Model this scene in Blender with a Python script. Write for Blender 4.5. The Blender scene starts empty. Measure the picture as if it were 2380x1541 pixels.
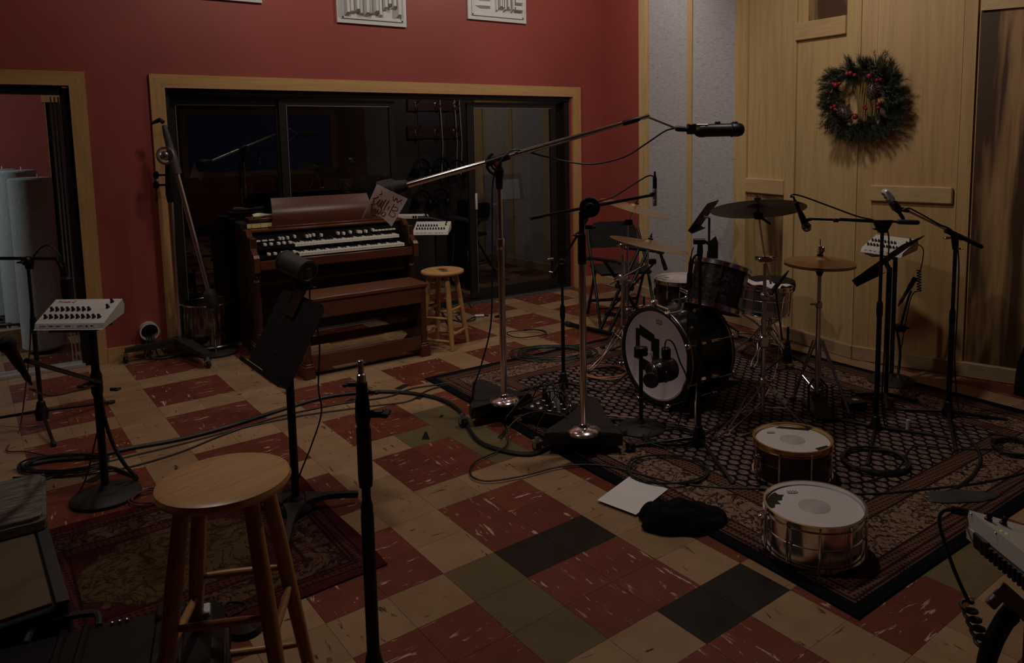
import bpy, bmesh, math, random
from mathutils import Vector, Matrix
random.seed(7)
PI = math.pi
SC = bpy.context.scene
COL = SC.collection
def vec(*a): return Vector(a)
# ---------------------------------------------------------------- survey of the room (camera solved from the floor tiles)
CP = Vector((-1.19602, -2.52136, 1.66722))
RT = Matrix(((0.804954, -0.593234, -0.011054), (-0.075103, -0.083390, -0.993683), (0.588564, 0.800700, -0.111679)))
FL, CX, CY = 1773.96, 1344.5, 506.2
RH = Vector((0.80574, -0.59227, 0.0)); FW = Vector((0.59227, 0.80574, 0.0))
def ray(x, y): return RT.transposed() @ Vector(((x-CX)/FL, (y-CY)/FL, 1.0))
def F(x, y, z=0.0):                      # where a line of sight meets the height z
    d = ray(x, y); return CP + d*((z-CP.z)/d.z)
def V(x, y, p, n):                       # ... meets a plane
    d = ray(x, y); p = Vector(p); n = Vector(n); return CP + d*((p-CP).dot(n)/d.dot(n))
def N(x, y, p, e=0.0):                   # ... meets the upright plane through p facing the room's near end
    return V(x, y, Vector(p)+FW*e, FW)
def D(x, y, dd): return CP + ray(x, y)*dd
def Z(p, y):                             # height above the floor point p that shows at row y
    a = RT @ (Vector((p[0], p[1], 0))-CP); b = RT.col[2]; k = (y-CY)/FL
    return (k*a.z-a.y)/(b.y-k*b.z)
# ---------------------------------------------------------------- materials
MATS = {}
def nn(nt, t, **kw):
    n = nt.nodes.new(t)
    for k, v in kw.items():
        if k in n.inputs: n.inputs[k].default_value = v
        else: setattr(n, k, v)
    return n
def newmat(name, rough=.5, metal=0.0, spec=.5):
    m = bpy.data.materials.new(name); m.use_nodes = True
    nt = m.node_tree; b = nt.nodes['Principled BSDF']
    b.inputs['Roughness'].default_value = rough; b.inputs['Metallic'].default_value = metal
    b.inputs['Specular IOR Level'].default_value = spec
    MATS[name] = m
    return m, nt, b
def ramp(nt, fac, stops, interp='LINEAR'):
    r = nt.nodes.new('ShaderNodeValToRGB'); r.color_ramp.interpolation = interp
    e = r.color_ramp.elements
    while len(e) < len(stops): e.new(.5)
    for i, (p, c) in enumerate(stops):
        e[i].position = p; e[i].color = (c[0], c[1], c[2], 1)
    nt.links.new(fac, r.inputs['Fac']); return r.outputs['Color']
def coords(nt, scale=(1, 1, 1), rot=(0, 0, 0), loc=(0, 0, 0), kind='Object'):
    t = nt.nodes.new('ShaderNodeTexCoord'); m = nt.nodes.new('ShaderNodeMapping')
    m.inputs['Scale'].default_value = scale; m.inputs['Rotation'].default_value = rot; m.inputs['Location'].default_value = loc
    nt.links.new(t.outputs[kind], m.inputs['Vector']); return m.outputs['Vector']
def noise(nt, v, scale=5, detail=3, rough=.55, dist=0.0):
    n = nn(nt, 'ShaderNodeTexNoise', Scale=scale, Detail=detail, Roughness=rough, Distortion=dist)
    nt.links.new(v, n.inputs['Vector']); return n.outputs['Fac']
def mix(nt, f, a, b, mode='MIX'):
    n = nt.nodes.new('ShaderNodeMix'); n.data_type = 'RGBA'; n.blend_type = mode
    for s, x in ((n.inputs[0], f), (n.inputs[6], a), (n.inputs[7], b)):
        if isinstance(x, (int, float)): s.default_value = x
        elif isinstance(x, tuple): s.default_value = (x[0], x[1], x[2], 1)
        else: nt.links.new(x, s)
    return n.outputs[2]
def math_(nt, op, a, b=0.0, c=None):
    n = nt.nodes.new('ShaderNodeMath'); n.operation = op
    for i, x in enumerate((a, b) if c is None else (a, b, c)):
        if isinstance(x, (int, float)): n.inputs[i].default_value = x
        else: nt.links.new(x, n.inputs[i])
    return n.outputs[0]
def bump(nt, b, h, strength=.2, dist=.01):
    n = nn(nt, 'ShaderNodeBump', Strength=strength, Distance=dist)
    nt.links.new(h, n.inputs['Height']); nt.links.new(n.outputs['Normal'], b.inputs['Normal'])
def plain(name, c, rough=.5, metal=0.0, var=.12, scale=18, spec=.5, bmp=0.0):
    m, nt, b = newmat(name, rough, metal, spec)
    v = coords(nt); f = noise(nt, v, scale, 3)
    lo = tuple(max(0, x*(1-var)) for x in c); hi = tuple(min(1, x*(1+var)) for x in c)
    nt.links.new(ramp(nt, f, [(.3, lo), (.7, hi)]), b.inputs['Base Color'])
    if bmp: bump(nt, b, noise(nt, v, scale*8, 2), bmp, .002)
    return m
def wood(name, c1, c2, axis='Z', scale=6, rough=.45, dark=None, dk=(.58, .7), loc=(0, 0, 0), stretch=.06, fine=9):
    m, nt, b = newmat(name, rough)
    s = {'X': (stretch, 1, 1), 'Y': (1, stretch, 1), 'Z': (1, 1, stretch)}[axis]
    v = coords(nt, s, loc=loc)
    a = noise(nt, v, scale, 4, .6, .6); g = noise(nt, v, scale*fine, 3, .7, .3)
    col = ramp(nt, a, [(.25, c1), (.5, tuple((x+y)/2 for x, y in zip(c1, c2))), (.75, c2)])
    col = mix(nt, ramp(nt, g, [(.42, (0, 0, 0)), (.75, (.55, .55, .55))]), col, tuple(x*.62 for x in c1), 'MIX')
    if dark:
        s2 = tuple(x*(2.4 if x < 1 else 1) for x in s)
        d = noise(nt, coords(nt, s2, loc=(loc[0]+3, loc[1]+1, loc[2])), 2.6, 4, .62, .5)
        col = mix(nt, ramp(nt, d, [(dk[0], (0, 0, 0)), (dk[1], (1, 1, 1))]), col, dark)
    nt.links.new(col, b.inputs['Base Color'])
    bump(nt, b, g, .08, .002)
    return m
plain('chrome', (.82, .82, .84), .17, 1.0, .03)
plain('steel', (.5, .5, .52), .3, 1.0, .05)
plain('brushed', (.62, .6, .58), .38, 1.0, .06)
plain('brass', (.62, .44, .2), .28, 1.0, .08)
plain('cymbal', (.62, .46, .27), .34, 1.0, .14, 9)
plain('old_cymbal', (.16, .12, .10), .42, 1.0, .2, 9)
plain('hat_cymbal', (.5, .33, .2), .36, 1.0, .15, 9)
plain('black', (.007, .007, .008), .42, 0, .2, 18, .35)
plain('black_gloss', (.01, .01, .011), .22, 0, .1)
plain('black_matte', (.011, .0105, .011), .7, 0, .25, 30, .3)
plain('satin_chrome', (.72, .71, .72), .27, 1.0, .04)
plain('rubber', (.014, .014, .014), .65, 0, .2)
plain('iron', (.026, .024, .023), .55, 0, .2, 25, .3, bmp=.25)
plain('plastic_grey', (.045, .045, .048), .5, 0, .1)
plain('white_plastic', (.62, .60, .56), .42, 0, .04)
plain('ivory', (.78, .75, .66), .3, 0, .04)
plain('white_paper', (.80, .78, .78), .7, 0, .02)
plain('pink_paper', (.70, .56, .53), .7, 0, .04)
plain('label_paper', (.74, .72, .70), .6, 0, .03)
plain('ink', (.05, .03, .035), .6)
plain('ink_red', (.3, .05, .03), .6)
plain('hinge_cream', (.70, .58, .26), .5, 0, .1)
plain('yellow', (.72, .5, .1), .5, 0, .1)
plain('cream_cloth', (.72, .68, .45), .85, 0, .1, 30)
plain('cable', (.014, .014, .015), .5, 0, .1)
plain('cable_red', (.12, .04, .03), .5)
plain('cable_orange', (.45, .2, .09), .5)
plain('cable_green', (.014, .024, .020), .5)
plain('cable_pink', (.5, .26, .2), .5)
plain('drum_head', (.62, .57, .57), .5, 0, .06, 4)
plain('head_dot', (.46, .42, .41), .55, 0, .12, 14)
plain('kick_head', (.76, .66, .70), .3, 0, .12, 2)
plain('black_cloth', (.008, .008, .009), .95, 0, .3, 40, spec=.1)
plain('white_cloth', (.72, .66, .66), .9, 0, .1, 30)
plain('red_paint', (.32, .068, .055), .48, 0, .1, 1.3)
plain('red_paint_booth', (.36, .085, .07), .5, 0, .08, 1.3)
plain('ceiling_white', (.55, .53, .5), .8)
plain('diffuser_white', (.66, .67, .65), .5, 0, .03)
plain('aluminium', (.35, .35, .35), .4, .9, .08)
plain('dark_bronze', (.035, .031, .029), .4, .6, .1)
plain('pvc', (.62, .58, .54), .4, 0, .04)
plain('red_berry', (.26, .02, .035), .22, 0, .1)
plain('silver_body', (.62, .65, .7), .4, .35, .05)
plain('led_green', (.6, .75, .2), .4)
plain('silver_tape', (.42, .4, .4), .5, .3)
wood('oak_trim', (.50, .29, .115), (.60, .375, .16), 'Z', 5)
wood('oak_trim_x', (.50, .29, .115), (.60, .375, .16), 'X', 5)
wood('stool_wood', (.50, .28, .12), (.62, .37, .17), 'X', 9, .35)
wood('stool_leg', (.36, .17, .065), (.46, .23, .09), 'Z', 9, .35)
wood('pine_stool', (.50, .27, .10), (.58, .34, .14), 'X', 9, .4)
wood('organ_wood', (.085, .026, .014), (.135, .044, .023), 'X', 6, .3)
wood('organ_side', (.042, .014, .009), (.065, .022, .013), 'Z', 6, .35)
wood('bench_wood', (.11, .04, .02), (.17, .062, .03), 'X', 6, .32)
wood('poplar', (.56, .395, .18), (.645, .475, .23), 'Z', 3, .5)
wood('poplar_warm', (.53, .335, .14), (.61, .41, .185), 'Z', 3, .5, (.17, .085, .036), (.64, .74), (0, 4, 0))
wood('poplar_dark', (.42, .245, .105), (.50, .305, .135), 'Z', 3, .5, (.075, .037, .018), (.42, .52), (2, 0, .6))
wood('poplar_green', (.40, .27, .115), (.47, .33, .15), 'Z', 3, .5, (.085, .047, .021), (.45, .56), (5, 2, 0))
wood('poplar_rail', (.56, .39, .185), (.65, .47, .245), 'Y', 4, .5)
wood('base_wood', (.42, .30, .165), (.50, .37, .21), 'Y', 4, .55)
wood('hook_board', (.05, .02, .01), (.07, .03, .015), 'X', 5)
def tilemat(name, c, c2, chip, axis, amt=.62, rough=.32):
    m, nt, b = newmat(name, rough, 0, .2)
    s = (.20, 1, 1) if axis == 'X' else (1, .20, 1)
    v = coords(nt, s, (0, 0, 0))
    base = ramp(nt, noise(nt, coords(nt), 7, 4), [(.3, c), (.7, c2)])
    fl = nt.nodes.new('ShaderNodeVectorMath'); fl.operation = 'FLOOR'; nt.links.new(coords(nt, (1/.2286,)*3, (0, 0, 0), (0, 0, .5), 'Generated' if False else 'UV'), fl.inputs[0])
    wn = nt.nodes.new('ShaderNodeTexWhiteNoise'); nt.links.new(fl.outputs[0], wn.inputs['Vector'])
    base = mix(nt, 1.0, base, ramp(nt, wn.outputs['Value'], [(0, (.78, .76, .74)), (1, (1.0, 1.0, 1.0))]), 'MULTIPLY')
    st = noise(nt, v, 42, 4, .65, .5); big = noise(nt, coords(nt), 8, 2)
    k = math_(nt, 'MULTIPLY', ramp(nt, st, [(amt, (0, 0, 0)), (amt+.04, (1, 1, 1))]), ramp(nt, big, [(.40, (0, 0, 0)), (.54, (1, 1, 1))]))
    nt.links.new(mix(nt, k, base, chip), b.inputs['Base Color'])
    nt.links.new(ramp(nt, big, [(.3, (rough-.06,)*3), (.7, (rough+.14,)*3)]), b.inputs['Roughness'])
    bump(nt, b, noise(nt, coords(nt), 3.5, 3), .12, .01)
    return m
TAN, TAN2, RED, RED2 = (.34, .21, .115), (.42, .275, .155), (.16, .042, .026), (.205, .058, .035)
for ax in 'XY':
    tilemat('tile_tan_'+ax, TAN, TAN2, (.05, .03, .02), ax, .615)
    tilemat('tile_red_'+ax, RED, RED2, (.55, .38, .28), ax, .605)
tilemat('tile_olive_X', (.15, .115, .055), (.18, .14, .07), (.08, .06, .03), 'X', .72)
tilemat('tile_black_X', (.022, .018, .014), (.028, .024, .018), (.2, .18, .16), 'X', .76)
def fabric():
    m, nt, b = newmat('grey_fabric', .9, 0, .1)
    v = coords(nt, (1, 1, 5.5))
    base = ramp(nt, noise(nt, v, 22, 4, .7), [(.3, (.36, .35, .36)), (.55, (.47, .46, .475)), (.75, (.5, .49, .505))])
    sp = ramp(nt, noise(nt, coords(nt, (1, .35, 5)), 44, 2, .6), [(.62, (0, 0, 0)), (.68, (1, 1, 1))])
    nt.links.new(mix(nt, sp, base, (.22, .215, .23)), b.inputs['Base Color'])
    bump(nt, b, noise(nt, v, 60, 2), .3, .003)
    m2, nt, b = newmat('grey_felt', .95, 0, .1)
    f = noise(nt, coords(nt), 60, 3, .7)
    nt.links.new(ramp(nt, f, [(.3, (.36, .43, .43)), (.7, (.50, .58, .575))]), b.inputs['Base Color']); bump(nt, b, f, .3, .004)
fabric()
def pearl():
    m, nt, b = newmat('black_pearl', .22)
    vo = nn(nt, 'ShaderNodeTexVoronoi', Scale=55.0); nt.links.new(coords(nt), vo.inputs['Vector'])
    nt.links.new(ramp(nt, noise(nt, vo.outputs['Color'], 3, 2), [(.35, (.006, .006, .007)), (.6, (.03, .027, .026)), (.75, (.10, .09, .085))]), b.inputs['Base Color'])
pearl()
def tweed():
    m, nt, b = newmat('tweed', .85, 0, .2)
    f = noise(nt, coords(nt, (.12, 1, 1)), 90, 3, .7)
    nt.links.new(ramp(nt, f, [(.35, (.07, .062, .055)), (.6, (.19, .17, .15))]), b.inputs['Base Color']); bump(nt, b, f, .5, .003)
    m, nt, b = newmat('worn_lid', .6)
    f = noise(nt, coords(nt), 3.2, 5, .6, .5)
    nt.links.new(ramp(nt, f, [(.35, (.07, .058, .042)), (.5, (.125, .075, .034)), (.68, (.10, .088, .07))]), b.inputs['Base Color'])
tweed()
def glassmat(name, tint=(.75, .78, .8), rough=.0):
    m, nt, b = newmat(name, rough)
    nt.nodes.remove(b); out = nt.nodes['Material Output']
    tr = nn(nt, 'ShaderNodeBsdfTransparent', Color=(*tint, 1)); gl = nn(nt, 'ShaderNodeBsdfGlossy', Roughness=rough)
    fr = nn(nt, 'ShaderNodeFresnel', IOR=1.52)
    k = math_(nt, 'MULTIPLY_ADD', fr.outputs[0], 2.1, .03)
    mx = nt.nodes.new('ShaderNodeMixShader')
    nt.links.new(k, mx.inputs[0]); nt.links.new(tr.outputs[0], mx.inputs[1]); nt.links.new(gl.outputs[0], mx.inputs[2])
    nt.links.new(mx.outputs[0], out.inputs['Surface'])
glassmat('glass')
glassmat('clear_head', (.9, .9, .9), .08)
def emit(name, c, s):
    m, nt, b = newmat(name); b.inputs['Base Color'].default_value = (*c, 1)
    b.inputs['Emission Color'].default_value = (*c, 1); b.inputs['Emission Strength'].default_value = s
emit('lamp_glow', (1, .86, .66), 6.0); emit('led_blue', (.1, .4, 1), .7); emit('screen_blue', (.015, .02, .09), .35); emit('led_yellow', (.6, .75, .25), .12)
# ---------------------------------------------------------------- rugs
def rugmat(name, W, H, field, line, ground, motif, border, edge, mode):
    m, nt, b = newmat(name, .95, 0, .05)
    t = nt.nodes.new('ShaderNodeTexCoord'); sx = nt.nodes.new('ShaderNodeSeparateXYZ'); nt.links.new(t.outputs['Object'], sx.inputs[0])
    X, Y = sx.outputs[0], sx.outputs[1]
    dx = math_(nt, 'SUBTRACT', W/2, math_(nt, 'ABSOLUTE', X)); dy = math_(nt, 'SUBTRACT', H/2, math_(nt, 'ABSOLUTE', Y))
    d = math_(nt, 'MINIMUM', dx, dy)                      # distance from the nearest edge
    along = math_(nt, 'ADD', X, Y)
    gt = lambda a, k: math_(nt, 'GREATER_THAN', a, k)
    vo = nn(nt, 'ShaderNodeTexVoronoi', Scale=26.0, Randomness=.55); nt.links.new(coords(nt), vo.inputs['Vector'])
    fine = noise(nt, coords(nt), 70, 3, .7)
    big = noise(nt, coords(nt), 16 if mode == 'lattice' else 10, 3, .6, 1.6)
    if mode == 'lattice':                                 # rows of small leaf shapes outlined in dark wool
        fx = math_(nt, 'MULTIPLY', X, 1/.050); row = math_(nt, 'FLOOR', fx)
        fy = math_(nt, 'ADD', math_(nt, 'MULTIPLY', Y, 1/.070), math_(nt, 'MULTIPLY', row, .5))
        px = math_(nt, 'ABSOLUTE', math_(nt, 'SUBTRACT', math_(nt, 'FRACT', fx), .5)); py = math_(nt, 'ABSOLUTE', math_(nt, 'SUBTRACT', math_(nt, 'FRACT', fy), .5))
        dd = math_(nt, 'ADD', math_(nt, 'POWER', math_(nt, 'MULTIPLY', px, 2.0), 1.6), math_(nt, 'POWER', math_(nt, 'MULTIPLY', py, 2.0), 1.6))
        leaf = math_(nt, 'LESS_THAN', math_(nt, 'ADD', dd, math_(nt, 'MULTIPLY', math_(nt, 'SUBTRACT', fine, .5), .9)), .84)
        fcol = mix(nt, leaf, field, ramp(nt, fine, [(.36, tuple(x*.35 for x in line)), (.6, line)]))
    else:
        med = math_(nt, 'ADD', math_(nt, 'POWER', math_(nt, 'MULTIPLY', X, 1/(W*.27)), 2.0), math_(nt, 'POWER', math_(nt, 'MULTIPLY', Y, 1/(H*.24)), 2.0))
        med = math_(nt, 'ADD', med, math_(nt, 'MULTIPLY', math_(nt, 'SUBTRACT', big, .5), .9))
        base = mix(nt, math_(nt, 'LESS_THAN', med, 1.0), field, line)
        sc = ramp(nt, big, [(.44, (0, 0, 0)), (.47, (1, 1, 1)), (.51, (1, 1, 1)), (.54, (0, 0, 0))])
        fcol = mix(nt, math_(nt, 'MULTIPLY', sc, .75), base, motif)
    # main border motifs and narrow guard stripes
    mot = ramp(nt, big, [(.46, (0, 0, 0)), (.5, (1, 1, 1)), (.55, (1, 1, 1)), (.58, (0, 0, 0))])
    vm = ramp(nt, vo.outputs['Distance'], [(.2, (1, 1, 1)), (.32, (0, 0, 0))])
    bcol = mix(nt, mot, ground, motif); bcol = mix(nt, vm, bcol, line if mode == 'lattice' else border)
    zig = math_(nt, 'MULTIPLY', math_(nt, 'PINGPONG', math_(nt, 'MULTIPLY', math_(nt, 'ADD', X, math_(nt, 'MULTIPLY', Y, .08)), 1/.011), 1.0), math_(nt, 'PINGPONG', math_(nt, 'MULTIPLY', math_(nt, 'ADD', Y, math_(nt, 'MULTIPLY', X, .08)), 1/.011), 1.0)); zig = math_(nt, 'ADD', zig, .18)
    gs = mix(nt, math_(nt, 'GREATER_THAN', math_(nt, 'ADD', zig, math_(nt, 'MULTIPLY', fine, .6)), .85), border, motif)
    b1, b2, b3, b4 = [x*(W/2.5) if mode == 'lattice' else x*(W/1.9) for x in (.055, .16, .36, .45)]
    c = mix(nt, gt(d, b3), bcol, gs); c = mix(nt, gt(d, b4), c, fcol)
    inn = math_(nt, 'LESS_THAN', d, b2); c = mix(nt, inn, c, gs)
    ln = None
    for q in (b1+.012, b1+.05, b2, b3, b4):
        e = math_(nt, 'LESS_THAN', math_(nt, 'ABSOLUTE', math_(nt, 'SUBTRACT', d, q)), .006)
        ln = e if ln is None else math_(nt, 'MAXIMUM', ln, e)
    c = mix(nt, ln, c, motif); c = mix(nt, math_(nt, 'LESS_THAN', d, b1), c, edge)
    c = mix(nt, .35, c, ramp(nt, fine, [(.3, (.25, .25, .25)), (.7, (1, 1, 1))]), 'MULTIPLY')
    nt.links.new(c, b.inputs['Base Color']); bump(nt, b, fine, .4, .004)
# ---------------------------------------------------------------- mesh tools
def orient(p, d, up=(0, 0, 1)):
    z = Vector(d).normalized(); u = Vector(up)
    if abs(z.dot(u)) > .98: u = Vector((1, 0, 0)) if abs(z.x) < .9 else Vector((0, 1, 0))
    x = u.cross(z).normalized(); y = z.cross(x)
    m = Matrix((x, y, z)).transposed().to_4x4(); m.translation = Vector(p); return m
def spline(pts, k=6, closed=False):
    P = [Vector(p) for p in pts]; n = len(P); out = []
    if n < 3: return P
    for i in range(n if closed else n-1):
        if closed: a, b, c, d = P[i-1], P[i], P[(i+1) % n], P[(i+2) % n]
        else: a, b, c, d = P[max(i-1, 0)], P[i], P[i+1], P[min(i+2, n-1)]
        for j in range(k):
            t = j/k
            out.append(.5*((2*b)+(c-a)*t+(2*a-5*b+4*c-d)*t*t+(3*b-a-3*c+d)*t**3))
    if not closed: out.append(P[-1])
    return out
class MB:
    def __init__(s, M=None): s.v = []; s.f = []; s.mi = []; s.M = M or Matrix(); s.k = 0
    def add(s, vs, fs, M=None):
        o = len(s.v); T = s.M @ M if M is not None else s.M
        s.v += [T @ Vector(v) for v in vs]; s.f += [tuple(i+o for i in f) for f in fs]; s.mi += [s.k]*len(fs); return s
    def box(s, c, sz, rz=0, b=0.0, M=None):
        x, y, z = [q/2 for q in sz]; R = Matrix.Translation(Vector(c)) @ Matrix.Rotation(rz, 4, 'Z')
        if M is not None: R = M @ R
        b = min(b, .49*min(sz)) if b else 0
        if not b:
            vs = [(i*x, j*y, k*z) for i in (-1, 1) for j in (-1, 1) for k in (-1, 1)]
            return s.add(vs, [(0, 1, 3, 2), (4, 6, 7, 5), (0, 4, 5, 1), (2, 3, 7, 6), (0, 2, 6, 4), (1, 5, 7, 3)], R)
        return s.hull([p for i in (-1, 1) for j in (-1, 1) for k in (-1, 1) for p in ((i*(x-b), j*(y-b), k*z), (i*(x-b), j*y, k*(z-b)), (i*x, j*(y-b), k*(z-b)))], R)
    def hull(s, pts, M=None):
        bm = bmesh.new()
        for p in pts: bm.verts.new(p)
        r = bmesh.ops.convex_hull(bm, input=bm.verts); bmesh.ops.dissolve_limit(bm, angle_limit=.01, verts=bm.verts, edges=bm.edges)
        bm.verts.index_update(); s.add([v.co.copy() for v in bm.verts], [tuple(v.index for v in f.verts) for f in bm.faces], M); bm.free(); return s
    def tube(s, pts, r, n=8, closed=False, M=None):
        P = [Vector(p) for p in pts]; m = len(P)
        rs = r if isinstance(r, (list, tuple)) else [r]*m
        t0 = ((P[1]-P[0]) if not closed else (P[1]-P[-1])).normalized()
        u = t0.orthogonal().normalized(); vs = []; prev = t0
        for i in range(m):
            if closed: t = (P[(i+1) % m]-P[i-1])
            else: t = P[min(i+1, m-1)]-P[max(i-1, 0)]
            t = t.normalized() if t.length > 1e-9 else prev
            u = (u-t*u.dot(t)); u = u.normalized() if u.length > 1e-6 else t.orthogonal().normalized()
            w = t.cross(u); prev = t
            vs += [P[i]+(u*math.cos(2*PI*j/n)+w*math.sin(2*PI*j/n))*rs[i] for j in range(n)]
        fs = []
        for i in range(m if closed else m-1):
            a, b = i*n, ((i+1) % m)*n
            fs += [(a+j, a+(j+1) % n, b+(j+1) % n, b+j) for j in range(n)]
        if not closed: fs += [tuple(range(n-1, -1, -1)), tuple(range((m-1)*n, m*n))]
        return s.add(vs, fs, M)
    def cyl(s, a, b, r, n=12): return s.tube([a, b], r, n)
    def lathe(s, prof, n=24, M=None):
        vs = []; fs = []
        for r, z in prof: vs += [(r*math.cos(2*PI*j/n), r*math.sin(2*PI*j/n), z) for j in range(n)]
        for i in range(len(prof)-1):
            a, b = i*n, (i+1)*n
            fs += [(a+j, a+(j+1) % n, b+(j+1) % n, b+j) for j in range(n)]
        if prof[0][0] > 1e-5: fs.append(tuple(range(n-1, -1, -1)))
        if prof[-1][0] > 1e-5: fs.append(tuple(range((len(prof)-1)*n, len(prof)*n)))
        return s.add(vs, fs, M)
    def ball(s, c, r, n=12, sc=(1, 1, 1), M=None):
        k = max(4, n//2); pr = [(math.sin(PI*i/k)*r, -math.cos(PI*i/k)*r) for i in range(k+1)]
        T = Matrix.Translation(Vector(c)) @ Matrix.Diagonal((*sc, 1))
        return s.lathe(pr, n, T if M is None else M @ T)
    def ring(s, c, R, r, n=28, k=6, M=None):
        T = Matrix.Translation(Vector(c)); T = T if M is None else M @ T
        return s.tube([(R*math.cos(2*PI*i/n), R*math.sin(2*PI*i/n), 0) for i in range(n)], r, k, True, T)
    def prism(s, poly, h0, h1, M=None):
        n = len(poly); vs = [(x, y, h0) for x, y in poly]+[(x, y, h1) for x, y in poly]
        fs = [tuple(range(n-1, -1, -1)), tuple(range(n, 2*n))]+[(i, (i+1) % n, n+(i+1) % n, n+i) for i in range(n)]
        return s.add(vs, fs, M)
    def grid(s, fn, nu, nv, th=0.0, M=None):              # a sheet of points fn(u, v); th gives it a thickness
        vs = [Vector(fn(i/nu, j/nv)) for i in range(nu+1) for j in range(nv+1)]; q = nv+1
        fs = [(i*q+j, (i+1)*q+j, (i+1)*q+j+1, i*q+j+1) for i in range(nu) for j in range(nv)]
        if th:
            nr = [Vector((0, 0, 0)) for _ in vs]
            for f in fs:
                w = (vs[f[1]]-vs[f[0]]).cross(vs[f[3]]-vs[f[0]])
                for i in f: nr[i] += w
            o = len(vs); vs = vs+[v+w.normalized()*th if w.length else v for v, w in zip(vs, nr)]
            top = [tuple(i+o for i in f) for f in fs]
            rim = [i*q for i in range(nu+1)]+[nu*q+j for j in range(1, q)]+[i*q+nv for i in range(nu-1, -1, -1)]+[j for j in range(nv-1, 0, -1)]
            fs = [tuple(reversed(f)) for f in fs]+top+[(rim[i], rim[(i+1) % len(rim)], rim[(i+1) % len(rim)]+o, rim[i]+o) for i in range(len(rim))]
        return s.add(vs, fs, M)
    def build(s, name, mat, parent=None, label=None, world=False, smooth=38, recalc=True):
        me = bpy.data.meshes.new(name); vs = s.v
        if world and parent is not None:
            I = wmat(parent).inverted(); vs = [I @ v for v in vs]
        me.from_pydata([tuple(v) for v in vs], [], s.f); me.update()
        if recalc:
            bm = bmesh.new(); bm.from_mesh(me); bmesh.ops.recalc_face_normals(bm, faces=bm.faces); bm.to_mesh(me); bm.free()
        for mm in (mat if isinstance(mat, list) else [mat]): me.materials.append(MATS[mm])
        if isinstance(mat, list): me.polygons.foreach_set('material_index', s.mi)
        if smooth: me.shade_smooth(); me.set_sharp_from_angle(angle=math.radians(smooth))
        o = bpy.data.objects.new(name, me); COL.objects.link(o)
        if parent is not None: o.parent = parent
        if label: o['label'] = label
        return o
def wmat(o):
    m = Matrix.LocRotScale(o.location, o.rotation_euler, None)
    return wmat(o.parent) @ m if o.parent else m
def thing(name, label, cat, loc=(0, 0, 0), rz=0.0, group=None, rot=None):
    o = bpy.data.objects.new(name, None); COL.objects.link(o); o.empty_display_size = .05
    o.location = loc; o.rotation_euler = rot if rot else (0, 0, rz); o['label'] = label; o['category'] = cat
    if group: o['group'] = group
    return o
def tag(o, label, cat, group=None, kind=None):
    if label: o['label'] = label
    if cat: o['category'] = cat
    if group: o['group'] = group
    if kind: o['kind'] = kind
    return o
def struct(o): o['kind'] = 'structure'; return o
def dup(o, loc=None, rz=None, label=None, parent=None):
    c = o.copy(); COL.objects.link(c)
    if parent is not None: c.parent = parent
    if loc is not None: c.location = loc
    if rz is not None: c.rotation_euler = (0, 0, rz)
    if label: c['label'] = label
    for ch in list(o.children): dup(ch, parent=c)
    return c
def text(name, s, size, mat, M, parent=None, depth=.0006, label=None, shear=0.0):
    cu = bpy.data.curves.new(name, 'FONT'); cu.body = s; cu.size = size; cu.extrude = depth; cu.align_x = 'CENTER'; cu.align_y = 'CENTER'; cu.shear = shear
    t = bpy.data.objects.new(name, cu); COL.objects.link(t)
    me = bpy.data.meshes.new_from_object(t.evaluated_get(bpy.context.evaluated_depsgraph_get()))
    bpy.data.objects.remove(t); me.name = name; me.transform(M); me.materials.clear(); me.materials.append(MATS[mat])
    o = bpy.data.objects.new(name, me); COL.objects.link(o)
    if parent is not None: o.parent = parent
    if label: o['label'] = label
    return o
def basis(p, x, y): # matrix with x along x, y along y
    x = Vector(x).normalized(); y = Vector(y); z = x.cross(y).normalized(); y = z.cross(x)
    m = Matrix((x, y, z)).transposed().to_4x4(); m.translation = Vector(p); return m
def cable(name, label, pts, r=.004, mat='cable', k=6, n=6, cat='cable', group=None, close=False):
    P = [Vector(p) for p in pts]; o = P[0].copy()
    b = MB(); b.tube(spline([p-o for p in P], k, close), r, n, close)
    ob = b.build(name, mat); ob.location = o
    return tag(ob, label, cat, group)
def FP(pts, z=.006): return [F(x, y, q[0] if q else z) for x, y, *q in pts]
def coil(c, R, turns, r, mb, seed=1, sq=1.0, z0=.006, jit=.12, rz=0):
    rd = random.Random(seed); pts = []
    for i in range(int(turns*14)):
        a = 2*PI*i/14; q = R*(1+jit*math.sin(a*.37+seed)+rd.uniform(-jit, jit)*.25)
        p = Matrix.Rotation(rz, 3, 'Z') @ Vector((q*math.cos(a), q*sq*math.sin(a), 0))
        pts.append(Vector(c)+p+Vector((0, 0, z0+abs(math.sin(i*.61+seed))*r*3)))
    mb.tube(spline(pts, 3), r, 5)

def snode(name, loc):
    o = bpy.data.objects.new(name, None); COL.objects.link(o); o.location = loc; o['kind'] = 'structure'; return o
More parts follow.
